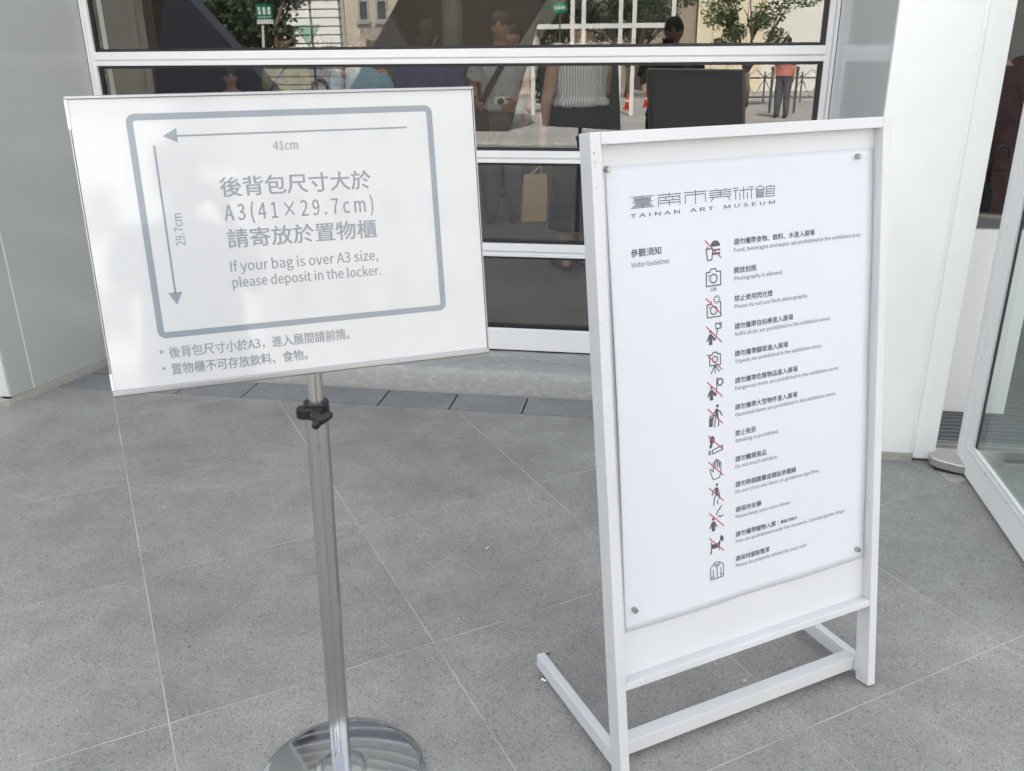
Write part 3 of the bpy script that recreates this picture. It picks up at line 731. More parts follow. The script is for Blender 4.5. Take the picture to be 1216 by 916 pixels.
# pictograms (cell coordinates 0..1, y down), mi 0 ink, mi 1 red
def cell(k, sx=1.0):
    x0 = 0.2241-0.00028*k; y0 = 0.1943+0.05735*k
    return lambda p: (x0+0.0372*p[0], y0+0.0372*p[1])
ST = 0.0024
def icon(k, strokes=(), fills=(), discs=(), slash=True, extra=None, wd=ST):
    c = cell(k); mb = MB()
    for s in strokes: stroke(mb, [c(p) for p in s], wd)
    for f_ in fills: fill(mb, [c(p) for p in f_])
    for (x, y, r) in discs:
        q = c((x, y)); disc(mb, q[0], q[1], r*0.0372)
    if extra: extra(mb, c)
    sub('pictogram', mb, M['ink'], poster, gs)
    if slash:
        m2 = MB(); stroke(m2, [c((0, 0)), c((1.0, 0.97))], 0.0024, fn=lambda x, y: S(*lay(x, y), 0.0009)); sub('prohibition_slash', m2, M['red'], poster, gs)
def circ(cx, cy, r, n=16): return [(cx+r*math.cos(2*PI*i/n), cy+r*math.sin(2*PI*i/n)) for i in range(n+1)]
dome = [(.34, .36)]+[(.66+.32*math.cos(a), .36-.32*math.sin(a)) for a in [PI*i/10 for i in range(10, -1, -1)]]
icon(0, strokes=[[(.06, .46), (.14, 1.05), (.42, 1.05), (.50, .46), (.06, .46)], [(.16, .46), (.14, .34)]], fills=[dome, [(.50, .50), (.98, .50), (.98, .60), (.84, .60), (.78, .54), (.72, .60), (.52, .60)], [(.50, .68), (.98, .68), (.96, .80), (.50, .80)]])
cambody = [(.04, .16), (.28, .16), (.34, .0), (.66, .0), (.72, .16), (.98, .16), (.98, .90), (.04, .90), (.04, .16)]
def ok(mb, c):
    a = c((.32, .99)); b = c((.72, 1.20)); put_text(mb, 'OK', a[0], b[0], a[1], b[1], ink, 0.05)
icon(1, strokes=[cambody, circ(.51, .52, .23)], discs=[(.20, .34, .05)], slash=False, extra=ok)
def burst(mb, c):
    for i in range(10):
        a = 2*PI*i/10+.2
        stroke(mb, [c((.70+.13*math.cos(a), .12+.13*math.sin(a))), c((.70+.23*math.cos(a), .12+.23*math.sin(a)))], ST*.8)
icon(2, strokes=[[(.34, .36), (.34, .20)], [(.30, .36), (.06, .36), (.06, 1.06), (.96, 1.06), (.96, .28), (.86, .28)], circ(.50, .70, .22)], discs=[(.22, .52, .05)], extra=burst)
def bod(cx, cy):
    return [[(cx-.09, cy-.18), (cx+.09, cy-.18), (cx+.28, cy+.18), (cx+.22, cy+.24), (cx+.11, cy+.08), (cx+.12, cy+.42), (cx-.12, cy+.42), (cx-.11, cy+.08), (cx-.22, cy+.24), (cx-.28, cy+.18)]]
icon(3, strokes=[[(.62, -.10), (.98, -.10), (.98, .18), (.62, .18), (.62, -.10)], [(.76, .18), (.56, .78), (.44, .62)], [(.86, -.02), (.94, .04)]], fills=bod(.26, .62), discs=[(.27, .30, .085)])
icon(4, strokes=[[(.18, .06), (.36, .06), (.42, -.06), (.66, -.06), (.72, .06), (.90, .06), (.90, .66), (.18, .66), (.18, .06)], circ(.54, .34, .17), [(.50, .70), (.26, 1.10)], [(.53, .70), (.53, 1.10)], [(.57, .70), (.82, 1.06)], [(.40, .66), (.66, .66)]])
def gear(mb, c):
    pts = []
    for i in range(16):
        a = 2*PI*i/16; r = .24 if i % 2 else .15
        pts.append(c((.86+r*math.cos(a), .12+r*math.sin(a))))
    stroke(mb, pts, ST*.9, closed=True)
icon(5, strokes=[[(.66, -.14), (.58, .84)], [(.44, .62), (.56, .84)]], fills=bod(.26, .66), discs=[(.27, .36, .085)], extra=gear)
icon(6, strokes=[[(.62, .10), (.40, .34), (.36, .64)], [(.66, .14), (.86, .30), (.96, .52)], [(.58, .46), (.48, .80), (.44, 1.12)], [(.66, .46), (.74, .78), (.70, 1.10)], [(.14, .50), (.20, .44), (.36, .44)]], fills=[[(.52, .08), (.70, .08), (.72, .52), (.50, .52)], [(.10, .54), (.36, .54), (.32, 1.06), (.06, 1.06)]], discs=[(.66, -.08, .09)], wd=ST*1.15)
icon(7, strokes=[[(.28, .90), (.98, .74), (.98, .98), (.28, 1.12), (.28, .90)], [(.14, .92), (.14, 1.14)], [(.04, .92), (.04, 1.14)]], fills=[[(.06, .66), (.14, .52), (.10, .34), (.16, .18), (.34, .12), (.46, .26), (.42, .42), (.30, .52), (.26, .70), (.14, .80)]], discs=[(.26, .22, .16)])
icon(8, strokes=[[(.32, 1.12), (.14, .70), (.10, .50), (.18, .48), (.32, .66), (.32, .12), (.42, .08), (.45, .48), (.45, -.02), (.56, -.06), (.60, .46), (.62, .02), (.72, .02), (.74, .48), (.78, .16), (.86, .18), (.84, .80), (.74, 1.06), (.32, 1.12)]], wd=ST*.85)
icon(9, strokes=[[(.50, .10), (.28, .26), (.22, .50)], [(.60, .14), (.72, .52), (.60, .52)], [(.52, .50), (.36, .76), (.32, 1.14)], [(.60, .50), (.76, .66), (.70, .80)], [(.60, .88), (.60, 1.10)]], fills=[[(.44, .08), (.62, .08), (.60, .54), (.44, .54)]], discs=[(.56, -.08, .085)], wd=ST*1.1)
icon(10, strokes=[[(.46, .18), (.62, .08), (.58, -.04), (.78, -.10), (.74, -.20), (.92, -.30)], [(.60, .36), (.74, .28), (.78, .40), (.92, .32), (1.0, .36)]], fills=bod(.28, .74), discs=[(.28, .42, .09)], wd=ST*.85)
icon(11, strokes=[[(.14, .30), (.12, .98)], [(.66, .60), (.70, .86)], [(.18, .56), (.06, .98)]], fills=[[(.10, .26), (.18, .42), (.60, .42), (.74, .24), (.76, .44), (.70, .70), (.22, .72), (.12, .60)], [(.74, .06), (.88, -.04), (.92, .06), (1.0, .14), (.98, .32), (.88, .40), (.74, .26)]])
icon(12, strokes=[[(.04, .36), (.30, .10), (.42, .06), (.58, .06), (.70, .10), (.96, .28), (.96, 1.04), (.04, 1.08), (.04, .36)], [(.50, .30), (.50, 1.06)], [(.22, .50), (.26, 1.04)], [(.78, .48), (.76, 1.02)], [(.30, .10), (.40, .32), (.50, .18), (.62, .32), (.70, .10)], [(.04, .94), (.24, .92)], [(.78, .90), (.96, .88)]], slash=False, wd=ST*.85)

# ================================================================== LEFT SIGN: bag size notice on a steel stand
BO = Vector((-0.870883, 1.358796, 1.402762))
BU = Vector((0.880159, 0.474557, 0.0)).normalized(); BV0 = Vector((0.058150, -0.130382, -0.989757)).normalized()
BN = BU.cross(BV0).normalized(); BV = BN.cross(BU).normalized()
if BV.z > 0: BV = -BV
def Bq(x, y, d=0.0): return BO+BU*x+BV*y+BN*d
def btf(p): return Bq(p.x, p.y, p.z)
bs = thing('bag_size_sign', 'white notice board about bag size on a steel pole with round base', 'sign', (-0.632, 1.402, 0))
X0, X1, Y0, Y1 = -0.0862, 0.5920, -0.0296, 0.4640
MB().box((X0+0.003, Y0+0.003, 0.001), (X1-0.003, Y1-0.003, 0.009), tf=btf).build('board_panel', M['print'], bs)
MB().box((X0, Y0-0.001, -0.0025), (X1, Y0+0.0045, 0.012), tf=btf).build('frame_rail', M['aluf'], bs, bevel=0.0012)
MB().box((X0-0.001, Y1-0.010, -0.0030), (X1+0.001, Y1+0.001, 0.012), tf=btf).build('frame_rail', M['aluf'], bs, bevel=0.0025, seg=3)
for xx in (X0, X1-0.0022):
    MB().box((xx, Y0+0.005, -0.0012), (xx+0.0022, Y1-0.0105, 0.0115), tf=btf).build('frame_rail', M['aluf'], bs, bevel=0.0005)
MB().box((X0-0.0008, Y0+0.0046, -0.0018), (X0+0.0040, Y0+0.050, 0.0118), tf=btf).build('corner_cap', M['whitep'], bs)
MB().box((X0-0.0008, Y1-0.040, -0.0018), (X0+0.0040, Y1-0.0105, 0.0118), tf=btf).build('corner_cap', M['whitep'], bs)
def binkl(l):
    return lambda x, y: Bq(x, y, 0.001-l)
bi = binkl(0.0003)
# rounded outline
ol = MB(); rad = 0.012; wd = 0.0105; hw = wd/2
def rr_pts(x0, y0, x1, y1, r, n=8):
    out = []
    for cx, cy, a0 in ((x1-r, y0+r, -PI/2), (x1-r, y1-r, 0), (x0+r, y1-r, PI/2), (x0+r, y0+r, PI)):
        for i in range(n+1): a = a0+PI/2*i/n; out.append((cx+r*math.cos(a), cy+r*math.sin(a)))
    return out
oa = rr_pts(-0.0005, -0.0005, 0.5125, 0.3722, 0.0135); ib = rr_pts(wd-0.0005, wd-0.0005, 0.5125-wd, 0.3722-wd, 0.004)
n = len(oa); ol.add([bi(*p) for p in oa]+[bi(*p) for p in ib], [(i, n+i, n+(i+1) % n, (i+1) % n) for i in range(n)])
ob = sub('printed_outline', ol, M['inkline'], bs.children[0], bs)
ar = MB()
stroke(ar, [(0.4632, 0.0366), (0.074, 0.0366)], 0.0030, fn=bi); fill(ar, [(0.0525, 0.0362), (0.0750, 0.0475), (0.0750, 0.0240)], 0, bi)
stroke(ar, [(0.0372, 0.0515), (0.0372, 0.297)], 0.0034, fn=bi); fill(ar, [(0.0372, 0.3160), (0.0487, 0.2945), (0.0255, 0.2945)], 0, bi)
sub('printed_arrow', ar, M['inkline'], bs.children[0], bs)
def bl(body, x0, x1, yt, yb, weight=0.0, mode='cap', vert=False):
    mb = MB(); put_text(mb, body, x0, x1, yt, yb, bi, weight, mode, vert)
    sub('printed_lettering', mb, M['inkgrey'], bs.children[0], bs)
bl('41cm', 0.2278, 0.2695, 0.0512, 0.0660, 0.006)
bl('後背包尺寸大於', 0.1322, 0.3905, 0.1068, 0.1398, 0.012, 'box')
bl('A 3 ( 4 1 × 2 9 . 7 c m )', 0.1335, 0.3910, 0.1530, 0.1800, 0.006)
bl('請寄放於置物櫃', 0.1333, 0.3930, 0.1940, 0.2268, 0.012, 'box')
bl('If your bag is over A3 size,', 0.1325, 0.3915, 0.2495, 0.2675, 0.004)
bl('please deposit in the locker.', 0.1322, 0.3942, 0.2778, 0.2950, 0.004)
bl('*', -0.0030, 0.0045, 0.3915, 0.3985, 0.01, 'box')
bl('後背包尺寸小於A3，進入展間請前揹。', 0.0128, 0.3258, 0.3875, 0.4085, 0.008, 'box')
bl('*', -0.0028, 0.0047, 0.4210, 0.4280, 0.01, 'box')
bl('置物櫃不可存放飲料、食物。', 0.0128, 0.2467, 0.4172, 0.4375, 0.008, 'box')
bl('29.7cm', 0.2165, 0.1630, 0.0500, 0.0645, 0.006, 'cap', True)
# pole: upper tube with slot, lower tube with flutes, clamp
def slotted(cx0, cy0, z0, cx1, cy1, z1, r, slots, seg=96):
    vs = []; fs = []
    for (cx, cy, z) in ((cx0, cy0, z0), (cx1, cy1, z1)):
        for k in range(seg):
            a = 360*k/seg; rr_ = r
            for s, wdt, dep in slots:
                d = abs((a-s+180) % 360-180)
                if d < wdt: rr_ = r-dep
            vs.append((cx+rr_*math.cos(R(a)), cy+rr_*math.sin(R(a)), z))
    for k in range(seg): fs.append((k, (k+1) % seg, seg+(k+1) % seg, seg+k))
    fs += [tuple(range(seg))[::-1], tuple(range(seg, 2*seg))]
    return MB().add(vs, fs)
tp = Vector((-0.6205, 1.4335)); bt = Vector((-0.636, 1.412))
def polexy(z): t = z/0.94; return bt+(tp-bt)*t
va = math.degrees(math.atan2(-1.42, 0.62))     # direction from the pole to the camera
a, b = polexy(0.86), polexy(0.948)
MB.build(slotted(a.x, a.y, 0.84, b.x, b.y, 0.948, 0.0142, [(va+4, 3.2, 0.0020)]), 'upper_tube', M['steel2'], bs)
smooth_angle(bs.children[-1], 25)
a, b = polexy(0.0), polexy(0.87)
MB.build(slotted(a.x, a.y, 0.018, b.x, b.y, 0.875, 0.0212, [(va-1, 2.0, 0.0010), (va+43, 2.0, 0.0009), (va-46, 2.0, 0.0009), (va+160, 3, .0025)]), 'lower_tube', M['steel'], bs)
for ch in bs.children:
    if ch.name.startswith(('upper_tube', 'lower_tube')): smooth_angle(ch, 25)
# black clamp with wing knob
cc = polexy(0.87); vd = Vector((math.cos(R(va)), math.sin(R(va)), 0)); sdv = Vector((-vd.y, vd.x, 0))   # sdv: to the right in view
def ctf2(p): return Vector((cc.x, cc.y, 0))+sdv*p.x-vd*p.y+Vector((0, 0, p.z))
mb = MB(); seg = 40
rp = [(0.0236*math.cos(2*PI*k/seg), 0.0236*math.sin(2*PI*k/seg)) for k in range(seg)]
mb.prism(rp, 0.852, 0.884, tf=ctf2); cl = mb.build('clamp_collar', M['blackp'], bs, bevel=0.003)
mb = MB(); mb.prism([(-0.038, -0.012), (-0.036, -0.020), (-0.026, -0.026), (0.002, -0.030), (0.010, -0.034), (0.010, -0.018), (-0.010, -0.006), (-0.028, 0.002), (-0.036, -0.003)], 0.857, 0.879, tf=ctf2)
mb.build('clamp_lug', M['blackp'], bs, bevel=0.004, seg=3)
mb = MB()
mb.limb([ctf2(Vector((-0.004, -0.028, 0.866))), ctf2(Vector((0.004, -0.040, 0.862)))], [0.0125, 0.0115], 20)
mb.limb([ctf2(Vector((0.004, -0.041, 0.861))), ctf2(Vector((0.021, -0.036, 0.867)))], [0.0100, 0.0078], 16)
mb.limb([ctf2(Vector((0.002, -0.041, 0.861))), ctf2(Vector((-0.005, -0.044, 0.852)))], [0.0092, 0.0076], 16)
mb.build('wing_knob', M['blackp'], bs, smooth=True, bevel=0)
# spun steel base
cx, cy = -0.6275, 1.3925
prof = [(0.176, 0.0), (0.1818, 0.002), (0.182, 0.006), (0.179, 0.009), (0.1735, 0.0098), (0.1705, 0.0118)]+[(0.168-0.112*i/24, 0.0128+0.0200*(1-((0.168-0.112*i/24)/0.168)**2)) for i in range(25)]+[(0.053, 0.0312), (0.050, 0.0335), (0.044, 0.0360), (0.034, 0.0368), (0.0, 0.0370)]
smooth_angle(MB().lathe(prof, cx, cy, 128).build('round_base', M['chrome'], bs), 40)

# ================================================================== PEOPLE
from mathutils import noise as mnoise
def remeshed(mb, name, mats, parent, voxel, smooth_it=2, root=None, fold=0.0):
    tmp = mb.build('tmp', mats, None)
    md = tmp.modifiers.new('r', 'REMESH'); md.mode = 'VOXEL'; md.voxel_size = voxel; md.use_smooth_shade = True
    if smooth_it:
        s = tmp.modifiers.new('s', 'SMOOTH'); s.iterations = smooth_it; s.factor = 0.5
    dg = bpy.context.evaluated_depsgraph_get(); me = bpy.data.meshes.new_from_object(tmp.evaluated_get(dg))
    vs = [v.co.copy() for v in me.vertices]; fs = [tuple(p.vertices) for p in me.polygons]
    if fold:      # creases in cloth: ridged noise, stretched downwards and slightly slanting
        for i, v in enumerate(me.vertices):
            p = v.co; q = Vector((p.x*15+p.z*4, p.y*15, p.z*6-p.x*3))
            vs[i] += v.normal*fold*max(-0.15, 1.3-2.6*abs(mnoise.noise(q))+0.6*mnoise.noise(q*2.3))
    bpy.data.objects.remove(tmp); bpy.data.meshes.remove(me)
    return MB().add(vs, fs)
def hand(mb, wrist, dirv, side, curl_, k=1.0):
    """palm, four unequal fingers bent at the knuckles, thumb from the side of the palm"""
    d = Vector(dirv).normalized(); s = Vector(side).normalized(); s = (s-d*s.dot(d)).normalized(); n = d.cross(s)
    w_ = Vector(wrist); pc = w_+d*0.045*k
    mb.tube([w_, w_+d*0.02*k, w_+d*0.055*k, w_+d*0.088*k], [0.026*k, 0.032*k, 0.040*k, 0.038*k], 12, sq=(1.0, 0.42), up=tuple(n))
    for i, ln in enumerate((0.062, 0.072, 0.068, 0.052)):
        b = w_+d*0.086*k+s*(0.027-0.018*i)*k; c = curl_
        p1 = b+(d*math.cos(c)+n*math.sin(c))*ln*0.45*k; p2 = p1+(d*math.cos(2*c)+n*math.sin(2*c))*ln*0.33*k; p3 = p2+(d*math.cos(2.8*c)+n*math.sin(2.8*c))*ln*0.25*k
        mb.limb([b, p1, p2, p3], [0.0088*k, 0.0082*k, 0.0076*k, 0.0064*k], 8)
    b = w_+d*0.030*k+s*0.030*k
    mb.limb([b, b+(d*0.6+s*0.7+n*0.2)*0.030*k, b+(d*0.95+s*0.7+n*0.4)*0.052*k], [0.0115*k, 0.010*k, 0.0078*k], 8)

def person(label, loc, yaw_, H=1.7, arms=None, legs=None, skin='skin', shirt='shirtg', sleeve=0.5, lower='trousers', lowmat='trgrey', hair='short', hairmat='hair', shoe='leather', build=1.0, head_yaw=0.0, lean=0.0, hem=0.90, group=None, skirt_z=0.33, shoes='shoe'):
    k = H/1.7
    root = thing('person', label, 'person', loc, group)
    cs, sn = math.cos(yaw_), math.sin(yaw_)
    def W(p):      # local body space (x right, y forward, z up) -> world
        p = Vector(p)*k
        p.y += lean*max(0, p.z-0.9)
        return Vector((loc[0]+cs*p.x-sn*p.y, loc[1]+sn*p.x+cs*p.y, loc[2]+p.z))
    arms = arms or {}
    sh = {-1: Vector((-0.175*build, 0, 1.395)), 1: Vector((0.175*build, 0, 1.395))}
    elb = {s: Vector(arms.get(s, ((s*0.215*build, -0.02, 1.12), None, None, None))[0]) for s in (-1, 1)}
    wri = {s: Vector((arms.get(s) or (None, (s*0.225*build, 0.05, 0.88), None, None))[1]) for s in (-1, 1)}
    hcurl = {s: (arms[s][2] if s in arms and arms[s][2] is not None else 0.3) for s in (-1, 1)}
    bw = build
    torso = [(0, -.005, .80, .10*bw, .085), (0, -.005, .86, .158*bw, .108), (0, -.005, .94, .166*bw, .112), (0, 0, 1.04, .145*bw, .10*bw), (0, .003, 1.12, .140*bw, .098*bw), (0, .006, 1.24, .158*bw, .108), (0, 0, 1.34, .172*bw, .102), (0, -.004, 1.40, .150*bw, .082), (0, -.008, 1.445, .075, .062), (0, -.006, 1.48, .053, .055), (0, .0, 1.53, .050, .054)]
    def headfn(p, u):
        x, y, z = u
        if z < -0.1: f_ = 1-0.24*((-z-0.1)/0.9)**1.3; p.x *= f_
        if y > 0:
            p.y *= 1-0.10*(1-abs(z))
            p.y += 0.024*math.exp(-(x/0.16)**2-((z+0.13)/0.17)**2)             # nose
            p.y -= 0.010*sum(math.exp(-((x-s*0.40)/0.19)**2-((z-0.06)/0.12)**2) for s in (-1, 1))   # sockets
            p.y += 0.006*math.exp(-((z-0.24)/0.10)**2-(x/0.6)**2)              # brow
            p.y += 0.008*math.exp(-(x/0.26)**2-((z+0.47)/0.10)**2)             # lips
            p.y += 0.008*math.exp(-(x/0.28)**2-((z+0.80)/0.14)**2)             # chin
        return p
    mb = MB(); mb.loft(torso)
    hc = Vector((0, 0.016, 1.605))
    chy, shy = math.cos(head_yaw), math.sin(head_yaw)
    hm = MB(); hm.ball((0, 0, 0), 0.075, 0.094, 0.116, 28, 22, fn=headfn)
    for s in (-1, 1): hm.ball((s*0.075, -0.006, -0.004), 0.010, 0.020, 0.032, 8, 6)
    def hp(p): p = Vector(p); return hc+Vector((chy*p.x-shy*p.y, shy*p.x+chy*p.y, p.z))
    mb.add([hp(p) for p in hm.v], hm.f)
    lj = legs or {}
    hip = {s: Vector((s*0.088*bw, 0, 0.87)) for s in (-1, 1)}
    kn = {s: Vector(lj[s][0]) if s in lj else Vector((s*0.098, 0.012, 0.48)) for s in (-1, 1)}
    an = {s: Vector(lj[s][1]) if s in lj else Vector((s*0.105, -0.02, 0.085)) for s in (-1, 1)}
    for s in (-1, 1):
        mb.limb([hip[s], hip[s].lerp(kn[s], .45), kn[s], kn[s].lerp(an[s], .3)+Vector((0, -.012, 0)), an[s]], [.085*bw, .072, .052, .054, .036])
        mb.limb([an[s]+Vector((0, -.02, -.045)), an[s]+Vector((0, .06, -.05)), an[s]+Vector((0, .16, -.062))], [.034, .036, .026])
        mb.limb([sh[s], sh[s].lerp(elb[s], .5), elb[s], elb[s].lerp(wri[s], .35), wri[s]], [.050, .044, .036, .035, .024])
    mb.map(W)
    body = remeshed(mb, 'body', M[skin], root, 0.011*k)
    hb = MB()
    for s in (-1, 1):
        d = wri[s]-elb[s]
        side = Vector((0, 1, 0)) if abs(d.normalized().z) > 0.6 else Vector((0, 0, 1))
        hand(hb, wri[s]-d.normalized()*0.006, d, side, hcurl[s]*(-s if True else 1))
    hb.map(W); body.add(hb.v, hb.f)
    body.build('body', M[skin], root, smooth=True)
    # face details
    def fm(nm, mt, items):
        q = MB()
        for c, rx, ry, rz in items:
            z = MB().ball((0, 0, 0), rx, ry, rz, 10, 7)
            q.add([hp(Vector(c)+p) for p in z.v], z.f)
        q.map(W); q.build(nm, mt, root, smooth=True)
    for s in (-1, 1):
        fm('eye', M['eye'], [((s*0.030, 0.0735, 0.006), .0115, .006, .0055)])
        fm('eyebrow', M['eye'], [((s*0.031, 0.0790, 0.026), .0170, .005, .0035)])
    fm('mouth', M['lip'], [((0, 0.0800, -0.055), .022, .006, .0060)])
    # hair
    q = MB()
    if hair == 'short': q.ball((0, -0.012, 0.038), 0.0865, 0.099, 0.094, 22, 14, fn=lambda p, u: p*(1+0.03*math.sin(9*u.x+5*u.z))); q.ball((0, -0.05, -0.02), 0.066, 0.055, 0.07, 16, 10)
    else:
        q.ball((0, -0.014, 0.036), 0.090, 0.100, 0.098, 22, 14)
        q.loft([(0, -.055, -.30, .075, .022), (0, -.062, -.26, .095, .034), (0, -.060, -.16, .092, .045), (0, -.045, -.06, .086, .060), (0, -.03, .03, .082, .07)])
    q2 = MB().add([hp(p) for p in q.v], q.f).map(W)
    remeshed(q2, 'hair', M[hairmat], root, 0.010*k, 1).build('hair', M[hairmat], root, smooth=True)
    # upper garment
    if shirt:
        e = 0.014
        g_ = MB()
        rg = [r_ for r_ in torso if r_[2] > hem and r_[2] < 1.46]
        b0_ = rg[0]; loose = 0.022
        rings = [(0, 0, hem, .168*bw+loose, .115+loose), (0, 0, hem+.03, .166*bw+loose, .113+loose)]+[(r_[0], r_[1], r_[2], r_[3]+e+(0.010 if r_[2] < 1.2 else 0), r_[4]+e+(0.008 if r_[2] < 1.2 else 0)) for r_ in rg if r_[2] > hem+.04]
        g_.loft(rings, 28)
        if sleeve > 0:
            for s in (-1, 1):
                if sleeve <= 0.5:
                    end = sh[s].lerp(elb[s], sleeve*1.6); g_.tube([sh[s]+Vector((-s*.02, 0, .004)), sh[s].lerp(end, .4), end], [.060, .066, .066], 14)
                else: g_.tube([sh[s]+Vector((-s*.02, 0, .004)), sh[s].lerp(elb[s], .5), elb[s], wri[s].lerp(elb[s], .1)], [.060, .056, .050, .038], 14)
        else:
            for s in (-1, 1): g_.ball(tuple(sh[s]+Vector((-s*.018, 0, .002))), .054, .062, .056)
        g_.map(W); remeshed(g_, 'top', M[shirt], root, 0.011*k, 2, fold=0.007).build('top', M[shirt], root, smooth=True)
    # lower garment
    g_ = MB()
    if lower == 'trousers':
        g_.loft([(0, -.004, .78, .10*bw, .09), (0, -.004, .84, .168*bw, .118), (0, -.004, .94, .176*bw, .122), (0, 0, 1.02, .158*bw, .112)], 24)
        for s in (-1, 1): g_.limb([hip[s], hip[s].lerp(kn[s], .5), kn[s], kn[s].lerp(an[s], .5), an[s]+Vector((0, 0, .0))], [.097*bw, .088, .076, .070, .062])
    else:
        z1 = skirt_z; n_ = 7; rings = []
        for i in range(n_+1):
            t = i/n_; z = z1+(max(1.03, hem+.02)-z1)*t
            rings.append((0, -.004, z, (.150+.06*(1-t)+(.016 if .55 < t < .9 else 0))*bw, .105+.05*(1-t)+(.016 if .55 < t < .9 else 0)))
        g_.loft(rings, 32)
    g_.map(W); remeshed(g_, lower, M[lowmat], root, 0.012*k, 2, fold=0.007).build(lower, M[lowmat], root, smooth=True)
    for s in (-1, 1):
        q = MB(); a_ = an[s]
        q.limb([a_+Vector((0, -.035, -.052)), a_+Vector((0, .05, -.052)), a_+Vector((0, .15, -.060))], [.030, .043, .036], 12)
        for v in q.v: v.z = max(v.z, 0.002)
        if shoes == 'sandal':
            q = MB()
            q.prism([(a_.x+.040*math.cos(t_)*(1.0 if math.sin(t_) > 0 else .8), a_.y+.055+.125*math.sin(t_)) for t_ in [2*PI*i/18 for i in range(18)]], 0.002, 0.024)
            for yy in (.02, .10, .15): q.tube([a_+Vector((-.044, yy-.02, -.070)), a_+Vector((-.030, yy, -.022)), a_+Vector((.030, yy, -.022)), a_+Vector((.044, yy-.02, -.070))], [.011]*4, 8)
        q.map(W); q.build(shoes, M[shoe], root, smooth=(shoes == 'shoe'))
    return root, W
LOB = 'people inside the museum lobby'
def strap(root, W, pts, r_, mt, nm='bag_strap'):
    MB().tube([W(p) for p in pts], r_, 8, sq=(1, .35)).build(nm, M[mt], root, smooth=True)
def pouch(root, W, c, sx, sy, sz, mt, nm='shoulder_bag'):
    x, y, z = c
    mb = MB().box((x-sx, y-sy, z-sz), (x+sx, y+sy, z+sz)); mb.map(W); mb.build(nm, M[mt], root, bevel=0.012, seg=3)
# man with bag strap, facing the window
r_, W_ = person('man in pale grey shirt with dark diagonal bag strap, facing the window', (-1.45, 7.95, 0), PI+0.12, 1.76, skin='skin2', shirt='shirtg', sleeve=0.5, hairmat='hairg', group=LOB, hem=0.94, head_yaw=-0.15,
    arms={1: ((.24, -.02, 1.14), (.20, .20, 1.04), 0.5, None), -1: ((-.24, -.02, 1.14), (-.12, .22, 1.02), 0.5, None)})
strap(r_, W_, [(-.12, .08, 1.43), (-.04, .128, 1.34), (.06, .140, 1.18), (.15, .130, 1.02), (.17, .10, .94)], .026, 'black')
pouch(r_, W_, (.20, .07, .82), .10, .06, .14, 'black')
cm = thing('small_camera', 'small white camera held by the man in the pale grey shirt', 'camera', tuple(W_((-.02, .26, 1.03))))
p0 = Vector(cm.location)
MB().box((p0.x-.062, p0.y-.022, p0.z-.030), (p0.x+.062, p0.y+.020, p0.z+.036)).build('housing', M['whitep'], cm, bevel=.008)
MB().tube([(p0.x, p0.y-.02, p0.z), (p0.x, p0.y-.055, p0.z)], [.028, .026], 16).build('lens', M['gask'], cm)
person('dark haired visitor in charcoal clothes standing behind the man with strap', (-1.56, 9.3, 0), PI-0.5, 1.70, shirt='greyc', lowmat='black', group=LOB)
# woman with striped blouse
r_, W_ = person('woman in striped white blouse and black skirt seen from behind, in sandals', (-0.585, 6.22, 0), 0.55, 1.78, shirt='stripe', sleeve=0.0, lower='skirt', lowmat='black', hair='short', group=LOB, build=1.0, hem=1.075, shoes='sandal', skirt_z=0.28,
    arms={-1: ((-.250, -.015, 1.10), (-.258, .03, 0.83), 0.9, None), 1: ((.21, .06, 1.15), (.10, .20, 1.02), .5, None)}, legs={-1: ((-.098, .01, .48), (-.10, -.01, .085)), 1: ((.08, .02, .48), (.07, .03, .085))})
wr = W_((-.258, .045, 0.70))
bg_ = thing('paper_bag', 'brown paper carrier bag hanging from the hand of the striped blouse woman', 'bag', (wr.x, wr.y, 0.33))
c = Vector((wr.x-.055, wr.y-.02, 0)); sx_, sy_ = .085, .045
mb = MB(); vs = []
rot = Matrix.Rotation(0.35, 3, 'Z')
for z, f1, f2 in ((.355, 1, 1), (.51, 1.0, .9), (.675, .94, .35)):
    for (a_, b_) in ((-1, -1), (1, -1), (1, 1), (-1, 1)): vs.append(c+rot@Vector((a_*sx_*f1+ (z-.33)*.05, b_*sy_*f2, 0))+Vector((0, 0, z)))
fs = [(0, 3, 2, 1)]+[(i*4+j, i*4+(j+1) % 4, (i+1)*4+(j+1) % 4, (i+1)*4+j) for i in range(2) for j in range(4)]
mb.add(vs, fs).build('bag_body', M['kraft'], bg_)
for s in (-1, 1):
    MB().tube([c+rot@Vector((-.04, s*.016, 0))+Vector((0, 0, .655)), Vector((wr.x-.02, wr.y+s*.006, .715)), Vector((wr.x, wr.y, .735)), c+rot@Vector((.055, s*.016, 0))+Vector((0, 0, .655))], .0045, 8).build('handle', M['kraft'], bg_)
person('man in navy shirt with short black hair seen from behind', (-1.915, 7.25, 0), 0.15, 1.68, shirt='navy', lowmat='black', skin='skin2', group=LOB, build=1.15)
r_, W_ = person('boy in light blue printed t-shirt looking down inside the lobby', (-2.28, 6.65, 0), PI+0.25, 1.60, shirt='ltblue', lowmat='greyc', skin='skin2', group=LOB, build=1.0)
strap(r_, W_, [(.13, .07, 1.43), (.135, .125, 1.32), (.13, .135, 1.15), (.14, .12, 1.0)], .018, 'black')
q = MB()
for i in range(3):
    for j in range(4-i % 2): q.box((-.10+j*.036, .140, 1.14+i*.035), (-.10+j*.036+.024, .1435, 1.152+i*.035))
q.map(W_); q.build('shirt_print', M['gask'], r_)
person('visitor with black hair standing far back in charcoal top, left of the pair', (-4.72, 11.6, 0), PI+0.3, 1.68, shirt='greyc', lowmat='black', group=LOB)
